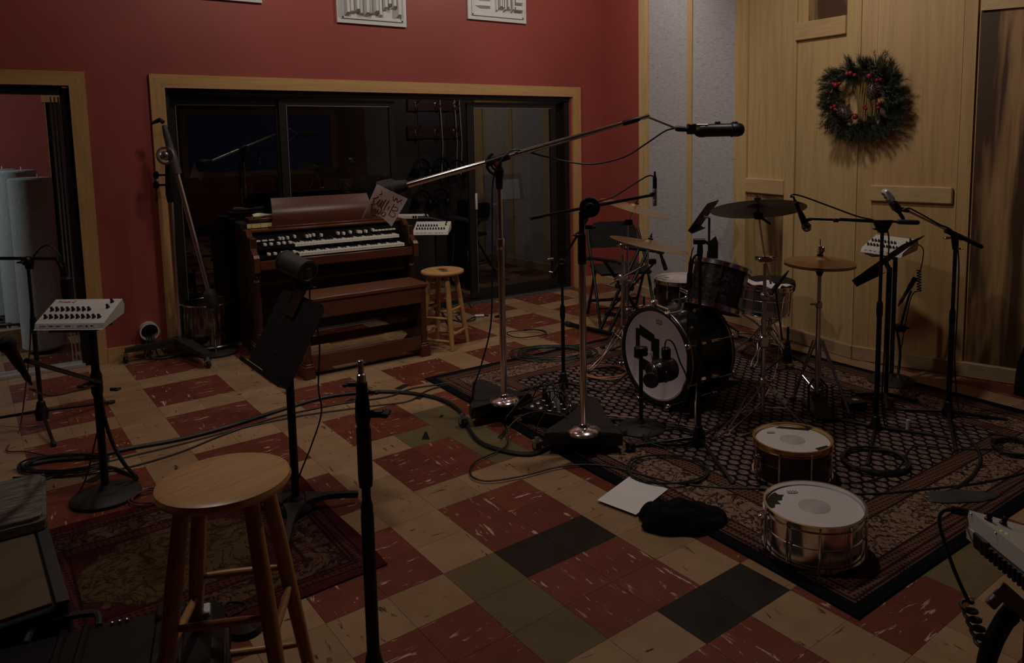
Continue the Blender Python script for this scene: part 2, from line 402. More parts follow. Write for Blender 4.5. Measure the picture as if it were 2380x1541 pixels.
# ================================================================ THE ROOM
T9 = .2286; A3 = math.radians(3)
def tileM(): return Matrix.Rotation(A3, 4, 'Z')
def build_floor():
    kinds = ['tile_tan_X', 'tile_tan_Y', 'tile_red_X', 'tile_red_Y', 'tile_olive_X', 'tile_black_X']
    olive = {(0, 0), (0, 1), (0, 2), (2, -6), (3, -6), (3, -5), (3, -4), (6, 5), (7, 5), (3, -7)}; black = {(1, 0), (2, 0), (2, 3), (3, 3)}
    b = MB(tileM()); g = .0006; rd = random.Random(3)
    for u in range(-16, 26):
        for v in range(-32, 14):
            red = (u % 3) in (1, 2) and (v % 3) in (1, 2)
            if (u, v) in olive: b.k = 4
            elif (u, v) in black: b.k = 5
            elif red: b.k = 2+rd.randint(0, 1)
            else: b.k = rd.randint(0, 1)
            x0, x1, y0, y1 = u*T9+g, (u+1)*T9-g, -(v+1)*T9+g, -v*T9-g
            b.add([(x0, y0, 0), (x1, y0, 0), (x1, y1, 0), (x0, y1, 0)], [(0, 1, 2, 3)])
    b.k = 5; x0, x1, y0, y1 = -16*T9, 26*T9, -14*T9, 32*T9
    b.add([(x0, y0, -.002), (x1, y0, -.002), (x1, y1, -.002), (x0, y1, -.002), (x0, y0, -.06), (x1, y0, -.06), (x1, y1, -.06), (x0, y1, -.06)], [(0, 1, 2, 3), (4, 7, 6, 5), (0, 4, 5, 1), (1, 5, 6, 2), (2, 6, 7, 3), (3, 7, 4, 0)])
    fo = struct(b.build('floor', kinds, smooth=0, recalc=False)); I = tileM().inverted(); uv = fo.data.uv_layers.new(name='tile_plane')
    for p in fo.data.polygons:
        c = sum((fo.data.vertices[i].co for i in p.vertices), Vector())/len(p.vertices); q = I @ c
        for li in p.loop_indices: uv.data[li].uv = (q.x, q.y)
build_floor()
YW = 4.028; TOP = 3.75
b = MB()
for x0, x1, z0, z1 in ((-4.2, -2.5, 0, TOP), (-2.5, -.842, 2.033, TOP), (-.842, -.25, 0, TOP), (-.25, 3.53, 2.033, TOP), (3.53, 4.3, 0, TOP)):
    b.box(((x0+x1)/2, YW+.075, (z0+z1)/2), (x1-x0, .15, z1-z0))
struct(b.build('wall_back', 'red_paint', smooth=0))
# casings of the two openings, mitred like picture frames
def casing(name, x0, x1, w=.10, z=2.133, left=True):
    b = MB(); y0, y1 = YW-.022, YW-.0005
    M = Matrix(((1, 0, 0, 0), (0, 0, -1, 0), (0, 1, 0, 0), (0, 0, 0, 1)))   # prism plane = wall plane
    g = .0012
    if left: b.prism([(x0, 0), (x0+w, 0), (x0+w, z-w-g), (x0, z-g)], -y1, -y0, M)
    b.prism([(x1, 0), (x1, z-g), (x1-w, z-w-g), (x1-w, 0)], -y1, -y0, M)
    struct(b.build(name, 'oak_trim', smooth=0))
    b = MB(); b.prism([(x0 if left else x0, z), (x0+(w if left else 0), z-w), (x1-w, z-w), (x1, z)], -y1, -y0, M)
    struct(b.build(name, 'oak_trim_x', smooth=0))
casing('trim_1', -.348, 3.648)
casing('trim_2', -2.6, -.752, left=False)
# right wall: two splayed faces that meet in a ridge, then the near part behind the camera
W0, W1, W2, W3, W4 = Vector((3.958, 4.028, 0)), Vector((3.643, .672, 0)), Vector((3.982, -.33, 0)), Vector((4.249, -1.12, 0)), Vector((4.1, -4.65, 0))
def seg(p, q):
    d = (q-p).normalized(); n = Vector((d.y, -d.x, 0));
    if n.x > 0: n = -n
    m = Matrix((d, n, Vector((0, 0, 1)))).transposed().to_4x4(); m.translation = p; return m, (q-p).length
S1, L1 = seg(W0, W1); S2, L2 = seg(W1, W3); S3, L3 = seg(W3, W4)
b = MB()
for S, L in ((S1, L1), (S2, L2), (S3, L3)): b.box((L/2, -.06, TOP/2), (L+.02, .12, TOP), M=S)
wr = struct(b.build('wall_right', 'red_paint', smooth=0))
ay = lambda y: (4.028-y)/3.356*L1            # along the first face by its Y
def slab(name, S, a0, a1, z0, z1, t, mat, t0=0.0, bev=0.0):
    b = MB(); b.box(((a0+a1)/2, (t0+t)/2, (z0+z1)/2), (a1-a0-.003, t-t0, z1-z0), b=bev, M=S); return b.build(name, mat, wr, smooth=0)
H = TOP
slab('backing', S2, .004, L2-.004, .1, H, .003, 'poplar_warm'); slab('backing', S1, ay(1.80), L1-.002, .1, H, .002, 'poplar_warm')
slab('stile', S1, ay(3.32), ay(3.16), 0.1, H, .03, 'poplar')
slab('fabric_panel', S1, ay(3.16), ay(2.573), 0.1, H, .02, 'grey_fabric')
slab('stile', S1, ay(2.573), ay(2.499), 0.1, H, .028, 'poplar')
slab('fabric_panel', S1, ay(2.499), ay(1.935), 0.1, H, .02, 'grey_fabric')
slab('stile', S1, ay(1.935), ay(1.79), .1, H, .032, 'poplar')
slab('wood_panel', S1, ay(1.79), ay(1.37), 1.2, H, .012, 'poplar')
slab('wood_panel', S1, ay(1.79), ay(1.37), .1, 1.2, .006, 'poplar_green')
slab('rail', S1, ay(1.79), ay(1.365), 1.15, 1.272, .04, 'poplar_rail', bev=.006)
slab('stile', S1, ay(1.37), ay(1.265), .1, H, .024, 'poplar')
slab('wood_panel', S1, ay(1.265), ay(.80), .1, 2.42, .010, 'poplar')
slab('wood_panel', S1, ay(1.265), ay(.80), 2.42, H, .004, 'poplar_green')
slab('stile', S1, ay(1.265), ay(1.165), 2.42, H, .012, 'poplar')
slab('rail', S1, ay(1.268), ay(.80), 2.34, 2.47, .042, 'poplar_rail', bev=.004)
slab('stile', S1, ay(.80), L1-.004, .1, H, .024, 'poplar')
A2 = lambda y: (.672-y)/1.792*L2
slab('stile', S2, -.012, A2(.58), .1, H, .012, 'poplar_warm')
slab('wood_panel', S2, A2(.58), A2(.07), .1, H, .018, 'poplar_warm')
slab('stile', S2, A2(.07), A2(-.005), .1, H, .022, 'poplar_warm')
slab('rail', S2, A2(.594), A2(.09), 1.16, 1.275, .045, 'poplar_rail', bev=.008)
slab('wood_panel', S2, A2(-.018), L2-.01, .1, 2.41, .010, 'poplar_dark')
slab('rail', S2, A2(-.02), L2-.01, 2.41, 2.53, .03, 'poplar_rail')
slab('wood_panel', S2, A2(-.03), L2-.01, 2.53, H, .010, 'poplar')
slab('wood_panel', S3, .02, 1.3, .1, H, .014, 'poplar_warm'); slab('fabric_panel', S3, 1.32, 2.0, .1, H, .02, 'grey_fabric'); slab('stile', S3, 2.0, 2.12, .1, H, .03, 'poplar_rail')
for i, (S, L, a0) in enumerate(((S1, L1, 0.02), (S2, L2, 0), (S3, L3, 0))):
    b = MB(); b.box(((L+a0)/2, .0235, .0505), (L-a0+.01, .045, .099), b=.004, M=S); struct(b.build('baseboard_right', 'base_wood', smooth=0))
b = MB(); b.box((-.55, YW-.0085, .053), (.398, .016, .104)); b.box((3.80, YW-.0085, .053), (.29, .016, .104)); struct(b.build('baseboard_back', 'oak_trim_x', smooth=0))
b = MB(); b.box((.2, -.3, TOP+.05), (9.2, 8.9, .1)); struct(b.build('ceiling', 'ceiling_white', smooth=0))
b = MB(); b.box((-3.3, -.3, TOP/2), (.12, 8.7, TOP)); struct(b.build('wall_left', 'red_paint', smooth=0))
b = MB()
for x0, x1, z0, z1 in ((-3.3, 1.35, 0, TOP), (1.35, 3.95, 0, 1.0), (1.35, 3.95, 2.05, TOP), (3.95, 4.25, 0, TOP)): b.box(((x0+x1)/2, -4.7, (z0+z1)/2), (x1-x0, .1, z1-z0))
struct(b.build('wall_front', 'red_paint', smooth=0))
# the control-room window in the wall behind the camera (seen mirrored in the sliding glass)
w2 = snode('window_2', (0, -4.65, 0))
b = MB()
for x0, x1, z0, z1 in ((1.25, 4.05, 2.05, 2.15), (1.25, 4.05, .9, 1.0), (1.25, 1.35, 1.0, 2.05), (3.95, 4.05, 1.0, 2.05)): b.box(((x0+x1)/2, .015, (z0+z1)/2), (x1-x0-.001, .03, z1-z0))
b.build('casing', 'oak_trim_x', w2, smooth=0)
b = MB(); b.box((2.65, -.06, 1.525), (2.6, .01, 1.05)); b.build('pane', 'screen_blue', w2, smooth=0)
# ---------------------------------------------------------------- sliding glass wall
YG = 4.11; GX = lambda px, py=420, y=YG: V(px, py, (0, y, 0), (0, 1, 0)).x
win = snode('window_1', (0, YG, 0))
zt = 1.985
b = MB(); b.box((1.64, .01, zt+.03), (3.79, .12, .055)); b.box((1.64, .01, .015), (3.79, .12, .028)); b.box((-.232, .01, 1.0), (.03, .12, 1.95)); b.box((3.5, .01, 1.0), (.055, .12, 1.95)); b.build('outer_frame', 'dark_bronze', win, smooth=0)
b = MB(); b.box((1.64, -.095, .010), (3.78, .07, .018)); b.build('sill_track', 'aluminium', win, smooth=0)
def sash(x0, x1, y, mat='dark_bronze', st=.06, edge=True, handle=None):
    b = MB()
    for xa, xb in ((x0, x0+st), (x1-st, x1)): b.box(((xa+xb)/2, y, 1.0), (xb-xa, .03, 1.92))
    b.box(((x0+x1)/2, y, .075), (x1-x0-2*st, .03, .09)); b.box(((x0+x1)/2, y, zt-.045), (x1-x0-2*st, .03, .05))
    s = b.build('sash', mat, win, smooth=0)
    b = MB(); b.box(((x0+x1)/2, y, (.12+zt-.07)/2), (x1-x0-2*st, .006, zt-.07-.12)); b.build('pane', 'glass', s, smooth=0)
    if edge:
        b = MB(); b.box((x0+st+.004, y-.018, 1.0), (.006, .006, 1.84)); b.box(((x0+x1)/2, y-.018, zt-.073), (x1-x0-2*st, .006, .006)); b.build('beading', 'aluminium', s, smooth=0)
    if handle:
        b = MB(); b.box((handle, y-.025, 1.0), (.022, .018, .16), b=.004); b.build('handle', 'pvc', s)
    return s
sash(-.215, GX(664), .045, st=.045)
sash(GX(656), GX(922), .0, st=.055)
sash(GX(1088), GX(1292), .0, st=.07, handle=GX(1103))
sash(GX(1286), 3.47, .045, st=.04, edge=False)
# ---------------------------------------------------------------- alcove behind the sliding glass
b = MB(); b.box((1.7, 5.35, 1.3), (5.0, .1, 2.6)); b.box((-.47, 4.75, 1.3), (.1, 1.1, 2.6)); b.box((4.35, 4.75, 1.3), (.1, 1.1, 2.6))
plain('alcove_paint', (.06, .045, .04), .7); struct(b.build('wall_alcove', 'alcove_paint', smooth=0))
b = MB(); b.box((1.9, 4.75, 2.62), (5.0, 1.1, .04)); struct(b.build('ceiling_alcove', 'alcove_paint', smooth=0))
wa = bpy.data.objects['wall_alcove']; xa = lambda px: V(px, 420, (0, 5.29, 0), (0, 1, 0)).x
for x0, x1, m_ in ((1106, 1128, 'poplar_warm'), (1128, 1222, 'poplar'), (1222, 1300, 'grey_fabric')):
    b = MB(); b.box(((xa(x0)+xa(x1))/2, 5.285, 1.2), (xa(x1)-xa(x0)-.01, .02, 2.2)); b.build('wood_panel' if m_ != 'grey_fabric' else 'fabric_panel', m_, wa, smooth=0)
# ---------------------------------------------------------------- booth through the left doorway
YB = 7.3
b = MB(); b.box((-2.5, YB+.05, 1.35), (5.6, .1, 2.7)); b.box((-5.2, 5.7, 1.35), (.1, 3.2, 2.7)); b.box((-.53, 5.7, 1.35), (.08, 3.1, 2.7)); struct(b.build('wall_booth', 'red_paint_booth', smooth=0))
b = MB(); b.box((-2.8, 5.75, 2.72), (4.8, 3.2, .04)); struct(b.build('ceiling_booth', 'ceiling_white', smooth=0))
vb = lambda x, y: V(x, y, (0, YB, 0), (0, 1, 0))
d1 = snode('door_1', (0, YB, 0))
xa, xb = vb(103, 300).x, vb(124, 400).x; za = vb(110, 212).z
b = MB(); b.box(((xa+xb)/2, -.02, za/2), (xb-xa-.05, .035, za)); b.box((xb+.45, -.02, za-.05), (1.0, .034, .13)); b.build('casing', 'oak_trim', d1, smooth=0)
b = MB(); b.box((xb+.45, -.005, za/2-.06), (.95, .008, za-.1)); b.build('opening', 'black_matte', d1, smooth=0)
d2 = snode('door_2', (-.842, YW+.06, 0))
b = MB(); b.box((-.035, 0, 1.0), (.06, .11, 2.03)); b.box((-.85, 0, 2.0), (1.6, .11, .06)); b.build('jamb', 'black', d2, smooth=0)
plain('track_silver', (.6, .62, .62), .35, .6)
b = MB()
for k in range(3): b.box((-.075-.022*k, .005+.012*k, .99), (.008, .012, 1.93))
b.box((-.85, -.02, .012), (1.6, .14, .02)); b.box((-.85, -.04, .03), (1.6, .02, .02)); b.build('track', 'track_silver', d2, smooth=0)
# ================================================================ ORGAN, BENCH, STOOLS, MIXERS
def organ():
    t = thing('console_organ', 'dark wood two-manual console organ in front of the sliding glass', 'organ', (.165, 3.44, 0), math.radians(-1.5))
    W, DP = 1.29, .56
    for s in (0, 1):
        x0 = -.012 if s == 0 else W-.10
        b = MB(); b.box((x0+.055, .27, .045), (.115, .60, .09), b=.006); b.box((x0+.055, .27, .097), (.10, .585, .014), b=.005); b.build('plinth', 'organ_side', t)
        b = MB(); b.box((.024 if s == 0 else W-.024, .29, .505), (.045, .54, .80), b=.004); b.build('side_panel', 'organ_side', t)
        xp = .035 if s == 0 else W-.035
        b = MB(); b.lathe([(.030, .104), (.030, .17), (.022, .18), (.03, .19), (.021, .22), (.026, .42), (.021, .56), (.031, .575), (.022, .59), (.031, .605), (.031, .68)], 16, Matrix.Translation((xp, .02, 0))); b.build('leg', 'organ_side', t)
        xc = .022 if s == 0 else W-.022
        M = Matrix(((0, 0, 1, xc-.02), (1, 0, 0, 0), (0, 1, 0, 0), (0, 0, 0, 1)))
        b = MB(); b.prism([(-.075, .655), (-.075, .765), (-.055, .785), (-.035, .785), (.17, .945), (.55, .945), (.55, .905), (.02, .70), (.02, .655)], 0, .04, M); b.build('cheek', 'organ_wood', t)
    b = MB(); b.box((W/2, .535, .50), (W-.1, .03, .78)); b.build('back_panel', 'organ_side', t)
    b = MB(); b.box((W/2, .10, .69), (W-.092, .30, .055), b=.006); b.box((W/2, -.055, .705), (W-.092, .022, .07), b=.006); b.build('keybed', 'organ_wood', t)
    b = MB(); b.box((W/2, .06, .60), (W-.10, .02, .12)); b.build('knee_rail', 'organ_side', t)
    b = MB(); b.box((W/2, .37, .935), (W-.09, .36, .022), b=.006); b.build('top_board', 'organ_wood', t)
    b = MB(); b.box((W/2, .155, .79), (W-.096, .05, .04)); b.box((W/2, .20, .865), (W-.096, .03, .075)); b.box((W/2, .10, .74), (W-.096, .24, .03)); b.build('key_well', 'black_gloss', t)
    for k in range(7):
        b = MB(); b.box((-.002, .16+.05*k, .85), (.006, .028, .012)); b.build('louvre', 'black', t)
    kx0, pw = .345, .0235
    wk = bk = None
    for (y0, z0) in ((-.035, .772), (.075, .832)):
        for i in range(36):
            if wk is None:
                b = MB(); b.box((0, .055, -.004), (pw-.0012, .135, .012), b=.002); b.box((0, -.010, -.012), (pw-.0012, .004, .022)); wk = b.build('white_key', 'ivory', t); o = wk
            else: o = wk.copy(); COL.objects.link(o)
            o.location = (kx0+pw*i, y0, z0)
            if i % 7 in (0, 1, 3, 4, 5) and i < 35:
                if bk is None:
                    b = MB(); b.hull([(-.006, .04, .002), (.006, .04, .002), (-.006, .122, .002), (.006, .122, .002), (-.0045, .047, .013), (.0045, .047, .013), (-.0045, .122, .013), (.0045, .122, .013)]); bk = b.build('black_key', 'black_gloss', t); o = bk
                else: o = bk.copy(); COL.objects.link(o)
                o.location = (kx0+pw*(i+.5), y0, z0)
        b = MB(); b.box((.19, y0+.05, z0-.012), (.27, .12, .02)); b.build('preset_block', 'black_gloss', t)
        for i, q in enumerate((.0, .045, .10, .14, .185)):
            b = MB(); b.box((.115+q, y0+.0, z0+.012), (.022, .045, .022), b=.004); b.build('preset_key', 'ivory', t)
    for q in (.245, .270, .305, .358, .452, .475, .505, .565, .70, .745, .80, .865, .885, .93, .99):
        b = MB(); b.box((q, .165, .872+.004*math.sin(q*40)), (.016, .05, .024), b=.003); b.build('drawbar', 'ivory', t)
    for k in range(3):
        b = MB(); b.box((.085+.05*k, .17, .862), (.038, .02, .012), b=.002); b.build('rocker_switch', 'ivory', t)
    for k in range(6):
        b = MB(); b.box((1.02+.031*k, .17, .868), (.026, .02, .012), b=.002); b.build('rocker_switch', 'ivory', t)
    b = MB(); b.grid(lambda u, v: (.225+.80*u+(.018-.036*u)*(v-.4), .255+.07*v+.03*(1-math.sin(PI*v)), .949+.215*v), 24, 10, .014); b.build('music_rack', 'organ_wood', t)
    b = MB(); b.box((.66, .262, .953), (.94, .05, .014), b=.004); b.build('rack_ledge', 'organ_wood', t)
    return t
organ()
def on_organ(x, y, z): return Matrix.LocRotScale(Vector((.165, 3.44, 0)), None, None) @ Matrix.Rotation(math.radians(-1.5), 4, 'Z') @ Vector((x, y, z))
t = thing('instrument_case', 'black case with a brass piano hinge lying on the organ, lowest of the stack', 'case', on_organ(.155, .40, .947), math.radians(-3))
b = MB(); b.box((0, 0, .022), (.33, .22, .043), b=.003); b.build('body', 'black_matte', t)
b = MB(); b.box((.022, -.1125, .021), (.27, .004, .034), b=.001); b.build('hinge', 'hinge_cream', t, 'cream yellow hinge strip')
for i in range(8):
    b = MB(); b.ball((-.08+.066*(i//2), -.1150, .012+.018*(i % 2)), .003, 8); b.build('screw', 'iron', t)
t = thing('wooden_box', 'flat brown wooden box lying on the hinged black case on the organ', 'box', on_organ(.195, .41, .991), math.radians(-3))
b = MB(); b.box((0, 0, .009), (.26, .2, .017), b=.003); b.build('base', 'organ_side', t); b = MB(); b.box((0, 0, .024), (.265, .205, .013), b=.004); b.build('lid', 'bench_wood', t)
b = MB()
def gl(u, v):
    a = 2*PI*v; r = .016+.008*math.sin(u*9); return (-.12+.26*u, .03*math.sin(u*4)+math.cos(a)*(r*1.9), .014+max(-.014, math.sin(a)*r*.9))
b.grid(gl, 24, 12); o = b.build('polishing_cloth', 'cream_cloth'); o.location = on_organ(.22, .38, 1.0225); tag(o, 'crumpled cream cloth lying on the brown wooden box on the organ', 'cloth')
b = MB(); b.box((0, 0, .006), (.34, .12, .012), b=.004); b.tube([(-.17, 0, .016), (-.12, .02, .02), (-.09, 0, .016)], .014, 8); o = b.build('folded_cover', 'plastic_grey'); o.location = on_organ(.2, .535, .947); tag(o, 'grey folded cover at the back edge of the organ top', 'cover')
# bench
t = thing('organ_bench', 'dark wood organ bench with plinth ends in front of the organ', 'bench', (.30, 2.672, 0), math.radians(.6))
b = MB(); b.box((.455, .15, .545), (.93, .31, .03), b=.006); b.build('seat', 'bench_wood', t)
b = MB(); b.box((.455, .018, .47), (.83, .022, .115), b=.003); b.box((.455, .012, .528), (.91, .012, .008)); b.build('apron', 'bench_wood', t)
b = MB(); b.box((.455, .282, .47), (.83, .022, .115), b=.003); b.build('apron', 'bench_wood', t)
for x in (.022, .888):
    b = MB(); b.box((x, .15, .315), (.04, .28, .43), b=.003); b.build('end_panel', 'organ_wood', t)
    b = MB(); b.box((x, .15, .045), (.075, .32, .09), b=.004); b.box((x, .15, .097), (.058, .30, .014), b=.005); b.build('foot', 'organ_wood', t)
b = MB(); b.box((.455, .03, .105), (.82, .022, .10), b=.003); b.build('stretcher', 'bench_wood', t)
b = MB(); b.box((.455, .27, .19), (.82, .022, .06), b=.003); b.build('stretcher', 'bench_wood', t)
b = MB(); b.box((.455, .285, .35), (.82, .012, .13)); b.build('shelf_back', 'organ_side', t)
# ---------------------------------------------------------------- stools
def stool(label, c, H, az, mats, top=.105, bot=.19, R=.168, mark=False, grp=None):
    t = thing('bar_stool', label, 'stool', (c[0], c[1], 0), az, grp)
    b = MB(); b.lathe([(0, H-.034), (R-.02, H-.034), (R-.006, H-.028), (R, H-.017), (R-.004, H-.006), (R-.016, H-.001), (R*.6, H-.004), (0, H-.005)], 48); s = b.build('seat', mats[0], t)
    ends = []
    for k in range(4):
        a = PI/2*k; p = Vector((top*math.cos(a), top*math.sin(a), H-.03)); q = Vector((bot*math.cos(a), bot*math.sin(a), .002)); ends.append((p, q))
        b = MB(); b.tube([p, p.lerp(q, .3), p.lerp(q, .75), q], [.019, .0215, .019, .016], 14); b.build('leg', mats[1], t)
    for k in range(4):
        (p, q), (p2, q2) = ends[k], ends[(k+1) % 4]
        for f in ((.42, .78) if k % 2 == 0 else (.50, .86)) if H > .7 else ((.48, .80) if k % 2 == 0 else (.58, .88)):
            a, c2 = p.lerp(q, f), p2.lerp(q2, f); d = (c2-a).normalized()
            b = MB(); b.tube([a+d*.008, a.lerp(c2, .3), a.lerp(c2, .7), c2-d*.008], [.008, .0115, .0115, .008], 10); b.build('rung', mats[2], t)
    if mark:
        b = MB(); rd = random.Random(5)
        for i in range(7):
            x = -.07+.022*i; b.tube(spline([(x, -.02+.02*rd.random(), H-.0035), (x+.02*rd.random(), .01, H-.0035), (x+.025, .015+.03*rd.random(), H-.0035), (x+.01, -.03, H-.0035)], 5), .0013, 4)
        b.build('pen_scribble', 'ink', s, 'dark scribbled drawing on the seat')
    return t
c = F(520, 1108, .768)
stool('tall wooden stool in the left foreground with a pale round seat', c, .770, math.radians(20), ('stool_wood', 'stool_leg', 'stool_leg'), top=.115, bot=.24)
c = F(1028, 627, .607)
stool('shorter pine stool with scribbles on its seat, beside the organ bench', c, .61, math.radians(-36.3-62), ('pine_stool', 'pine_stool', 'pine_stool'), mark=True)
# ---------------------------------------------------------------- personal headphone mixers
def mixer(label, M, jack=False, logo=True):
    W = .307; prof = [(0, 0), (.006, .003), (.014, .026), (.02, .030), (.165, .098), (.176, .066), (.165, .03)]
    t = thing('headphone_mixer', label, 'mixer'); t.location = M.translation; t.rotation_euler = M.to_euler()
    PX = Matrix(((0, 0, 1, -W/2), (1, 0, 0, 0), (0, 1, 0, 0), (0, 0, 0, 1)))
    b = MB(); b.prism(prof, 0, W, PX); b.build('body', 'white_plastic', t, smooth=25)
    sl = Vector((0, .145, .068)).normalized(); nr = Vector((0, -sl.z, sl.y))
    P = lambda s, q: Vector((-W/2+W*s, .02, .030))+sl*(.16*q)
    K = None
    for i in range(21):
        if i < 11: p = P(.09+.078*i, .20)
        elif i < 19: p = P(.09+.078*(i-11), .52)
        else: p = P((.885, .885)[i-19], (.62, .86)[i-19])
        if K is None:
            b = MB(); b.lathe([(.0085, 0), (.0085, .004), (.0062, .006), (.0055, .017), (.0045, .018), (0, .018)], 12); K = b.build('knob', 'black', t); o = K
        else: o = K.copy(); COL.objects.link(o)
        o.matrix_local = orient(p, nr)
    b = MB(); f = Vector((0, .008, .023)).normalized(); fn = Vector((0, -f.z, f.y))
    c = Vector((-.012, .010, .0145))+fn*.0008; X = Vector((1, 0, 0))
    b.add([c+X*sx*.135+f*sy*.0105+fn*k for k in (0, .0006) for sx, sy in ((-1, -1), (1, -1), (1, 1), (-1, 1))], [(3, 2, 1, 0), (4, 5, 6, 7), (0, 1, 5, 4), (1, 2, 6, 5), (2, 3, 7, 6), (3, 0, 4, 7)])
    lb = b.build('label_strip', 'label_paper', t, 'white write-on strip with pen marks')
    b = MB(); rd = random.Random(2)
    MS = basis(c+fn*.0009, X, f)
    for x in (-.082, -.052, -.022, .03, .078, .10, .122): b.add([MS @ Vector(q) for q in ((x-.0006, -.009, 0), (x+.0006, -.009, 0), (x+.0012, .009, 0), (x, .009, 0))], [(0, 1, 2, 3)])
    for x0, w in ((-.118, .028), (-.076, .018), (-.045, .018), (-.006, .026), (.05, .024), (.086, .01), (.108, .01)):
        pts = [MS @ Vector((x0+w*i/9, (-.0035 if i % 2 else .0035)*rd.uniform(.4, 1.3), .0002)) for i in range(10)]
        b.tube(spline(pts, 3), .0009, 4)
    b.build('handwriting', 'ink', lb)
    if logo: text('lettering', 'Private Q', .021, 'ink_red', basis(P(.20, .88)+nr*.0004, X, sl), t, shear=.25)
    for i in range(2):
        b = MB(); b.ball(P(.70+.022*i, .84+.05*i), .0045, 8, (1, 1, .5)); b.build('indicator_light', 'led_yellow', t)
    if jack:
        b = MB(); b.box((0, .176, .048), (W*.72, .010, .03), b=.001); b.box((W*.30, .179, .05), (.05, .012, .036), b=.003); b.build('heat_sink', 'black', t)
        for k in range(14):
            b = MB(); b.box((-W*.33+.0145*k, .183, .048), (.006, .006, .03)); b.build('fin', 'black', t)
        b = MB(); b.box((W*.44, .175, .05), (.028, .006, .03)); b.build('label_strip', 'label_paper', t)
        b = MB(); b.lathe([(.011, 0), (.011, .006), (.008, .006), (.008, .002), (0, .002)], 14, orient((-W*.42, .172, .05), (0, 1, 0))); b.build('socket', 'black', t)
        for x in (-.44, -.1, .2, .47):
            b = MB(); b.ball((W*x, .166, .0945), .004, 8, (1, 1, .5)); b.build('screw', 'steel', t)
    return t
def place(p, az, tilt=0.0): return Matrix.Translation(Vector(p)) @ Matrix.Rotation(az, 4, 'Z') @ Matrix.Rotation(tilt, 4, 'X')
RHA = math.atan2(RH.y, RH.x)
mp1 = D(158, 767, 3.38); mixer('white headphone mixer with labelled knobs on a round-base stand at far left', place(mp1, RHA, math.radians(2)))
mp2 = D(1000, 546, 6.62); mixer('white headphone mixer on a stand beside the organ, above the pine stool', place(mp2, RHA-.02, 0), logo=False)
az3 = RHA-math.radians(58); mp3 = D(1999, 585, 5.05)+Vector((math.cos(az3), math.sin(az3), 0))*.153; mixer('white headphone mixer half hidden behind the black music desk on the right', place(mp3, az3, .02), logo=False)
pa, pb = D(2252, 1186, 1.72), D(2380, 1288, 1.545)
dx = (pa-pb).normalized(); dx.z = 0; dx.normalize(); az4 = math.atan2(dx.y, dx.x)
M4 = Matrix.Rotation(az4, 4, 'Z') @ Matrix.Rotation(math.radians(-6), 4, 'X')
M4 = Matrix.Translation(pa-M4 @ Vector((.153, .166, .098))) @ M4
mixer('grey-white headphone mixer cut off at the bottom right corner, seen from behind', M4, jack=True, logo=False)
# ================================================================ STANDS AND MICROPHONES
def seg_tube(t, name, pts, r, mat, n=10, label=None, sp=0):
    b = MB(); P = spline(pts, sp) if sp else pts
    b.tube(P, r, n); return b.build(name, mat, t, label, world=True)
def clutch(t, p, d, r=.017, L=.09, mat='black'):
    b = MB(); b.lathe([(r*.8, -L/2), (r, -L*.35), (r, L*.3), (r*.7, L*.5)], 14, orient(p, d)); return b.build('clutch', mat, t, world=True)
def wing(t, p, d, mat='black', s=1.0):
    b = MB(); M = orient(p, d); b.cyl(M @ Vector((0, 0, -.01*s)), M @ Vector((0, 0, .018*s)), .008*s, 10); b.box((0, 0, .024*s), (.034*s, .009*s, .016*s), b=.003*s, M=M); return b.build('wing_nut', mat, t, world=True)
def tripod(label, P, ztop, az=0.0, L=.30, hub=.12, r=.0085, cat='microphone stand', mat='black', legmat='black', name='microphone_stand', feet=None, split=.55, grp=None, droop=.012):
    P = Vector((P[0], P[1], 0)); t = thing(name, label, cat, P, 0, grp)
    up = lambda z: P+Vector((0, 0, z))
    seg_tube(t, 'pole', [up(hub-.05), up(ztop*split)], r*1.45, mat); seg_tube(t, 'upper_pole', [up(ztop*split), up(ztop)], r, mat)
    clutch(t, up(ztop*split), (0, 0, 1))
    b = MB(); b.lathe([(.012, hub-.055), (.03, hub-.05), (.036, hub), (.026, hub+.02), (.02, hub+.055), (.014, hub+.06)], 16, Matrix.Translation(P)); b.build('hub', mat, t, world=True)
    for k in range(3):
        if feet: e = Vector(feet[k]); e.z = droop
        else: e = P+Vector((math.cos(az+2*PI*k/3)*L, math.sin(az+2*PI*k/3)*L, droop))
        d = (e-P); d.z = 0; d.normalize(); s = P+d*.025+Vector((0, 0, hub-.005))
        lg = seg_tube(t, 'leg', [s, e], r*1.0, legmat)
        b = MB(); w = (e-s).normalized(); b.tube([e-w*.035, e-w*.005, e+w*.012], [.010, .0125, .0105], 10); b.build('rubber_foot', 'rubber', lg, world=True)
    return t
def roundstand(label, P, ztop, R=.145, r=.0125, cat='stand', name='stand', hb=.045, mat='black', bmat='iron', grp=None):
    P = Vector((P[0], P[1], 0)); t = thing(name, label, cat, P, 0, grp)
    b = MB(); b.lathe([(R*.96, 0), (R, .008), (R, .016), (R*.93, .026), (R*.7, .034), (R*.66, .037), (R*.45, .040), (R*.2, hb), (.022, hb+.012), (.018, hb+.02)], 40); b.build('base', bmat, t)
    b = MB(); b.tube([(0, 0, hb), (0, 0, ztop)], r, 12); b.build('pole', mat, t)
    return t
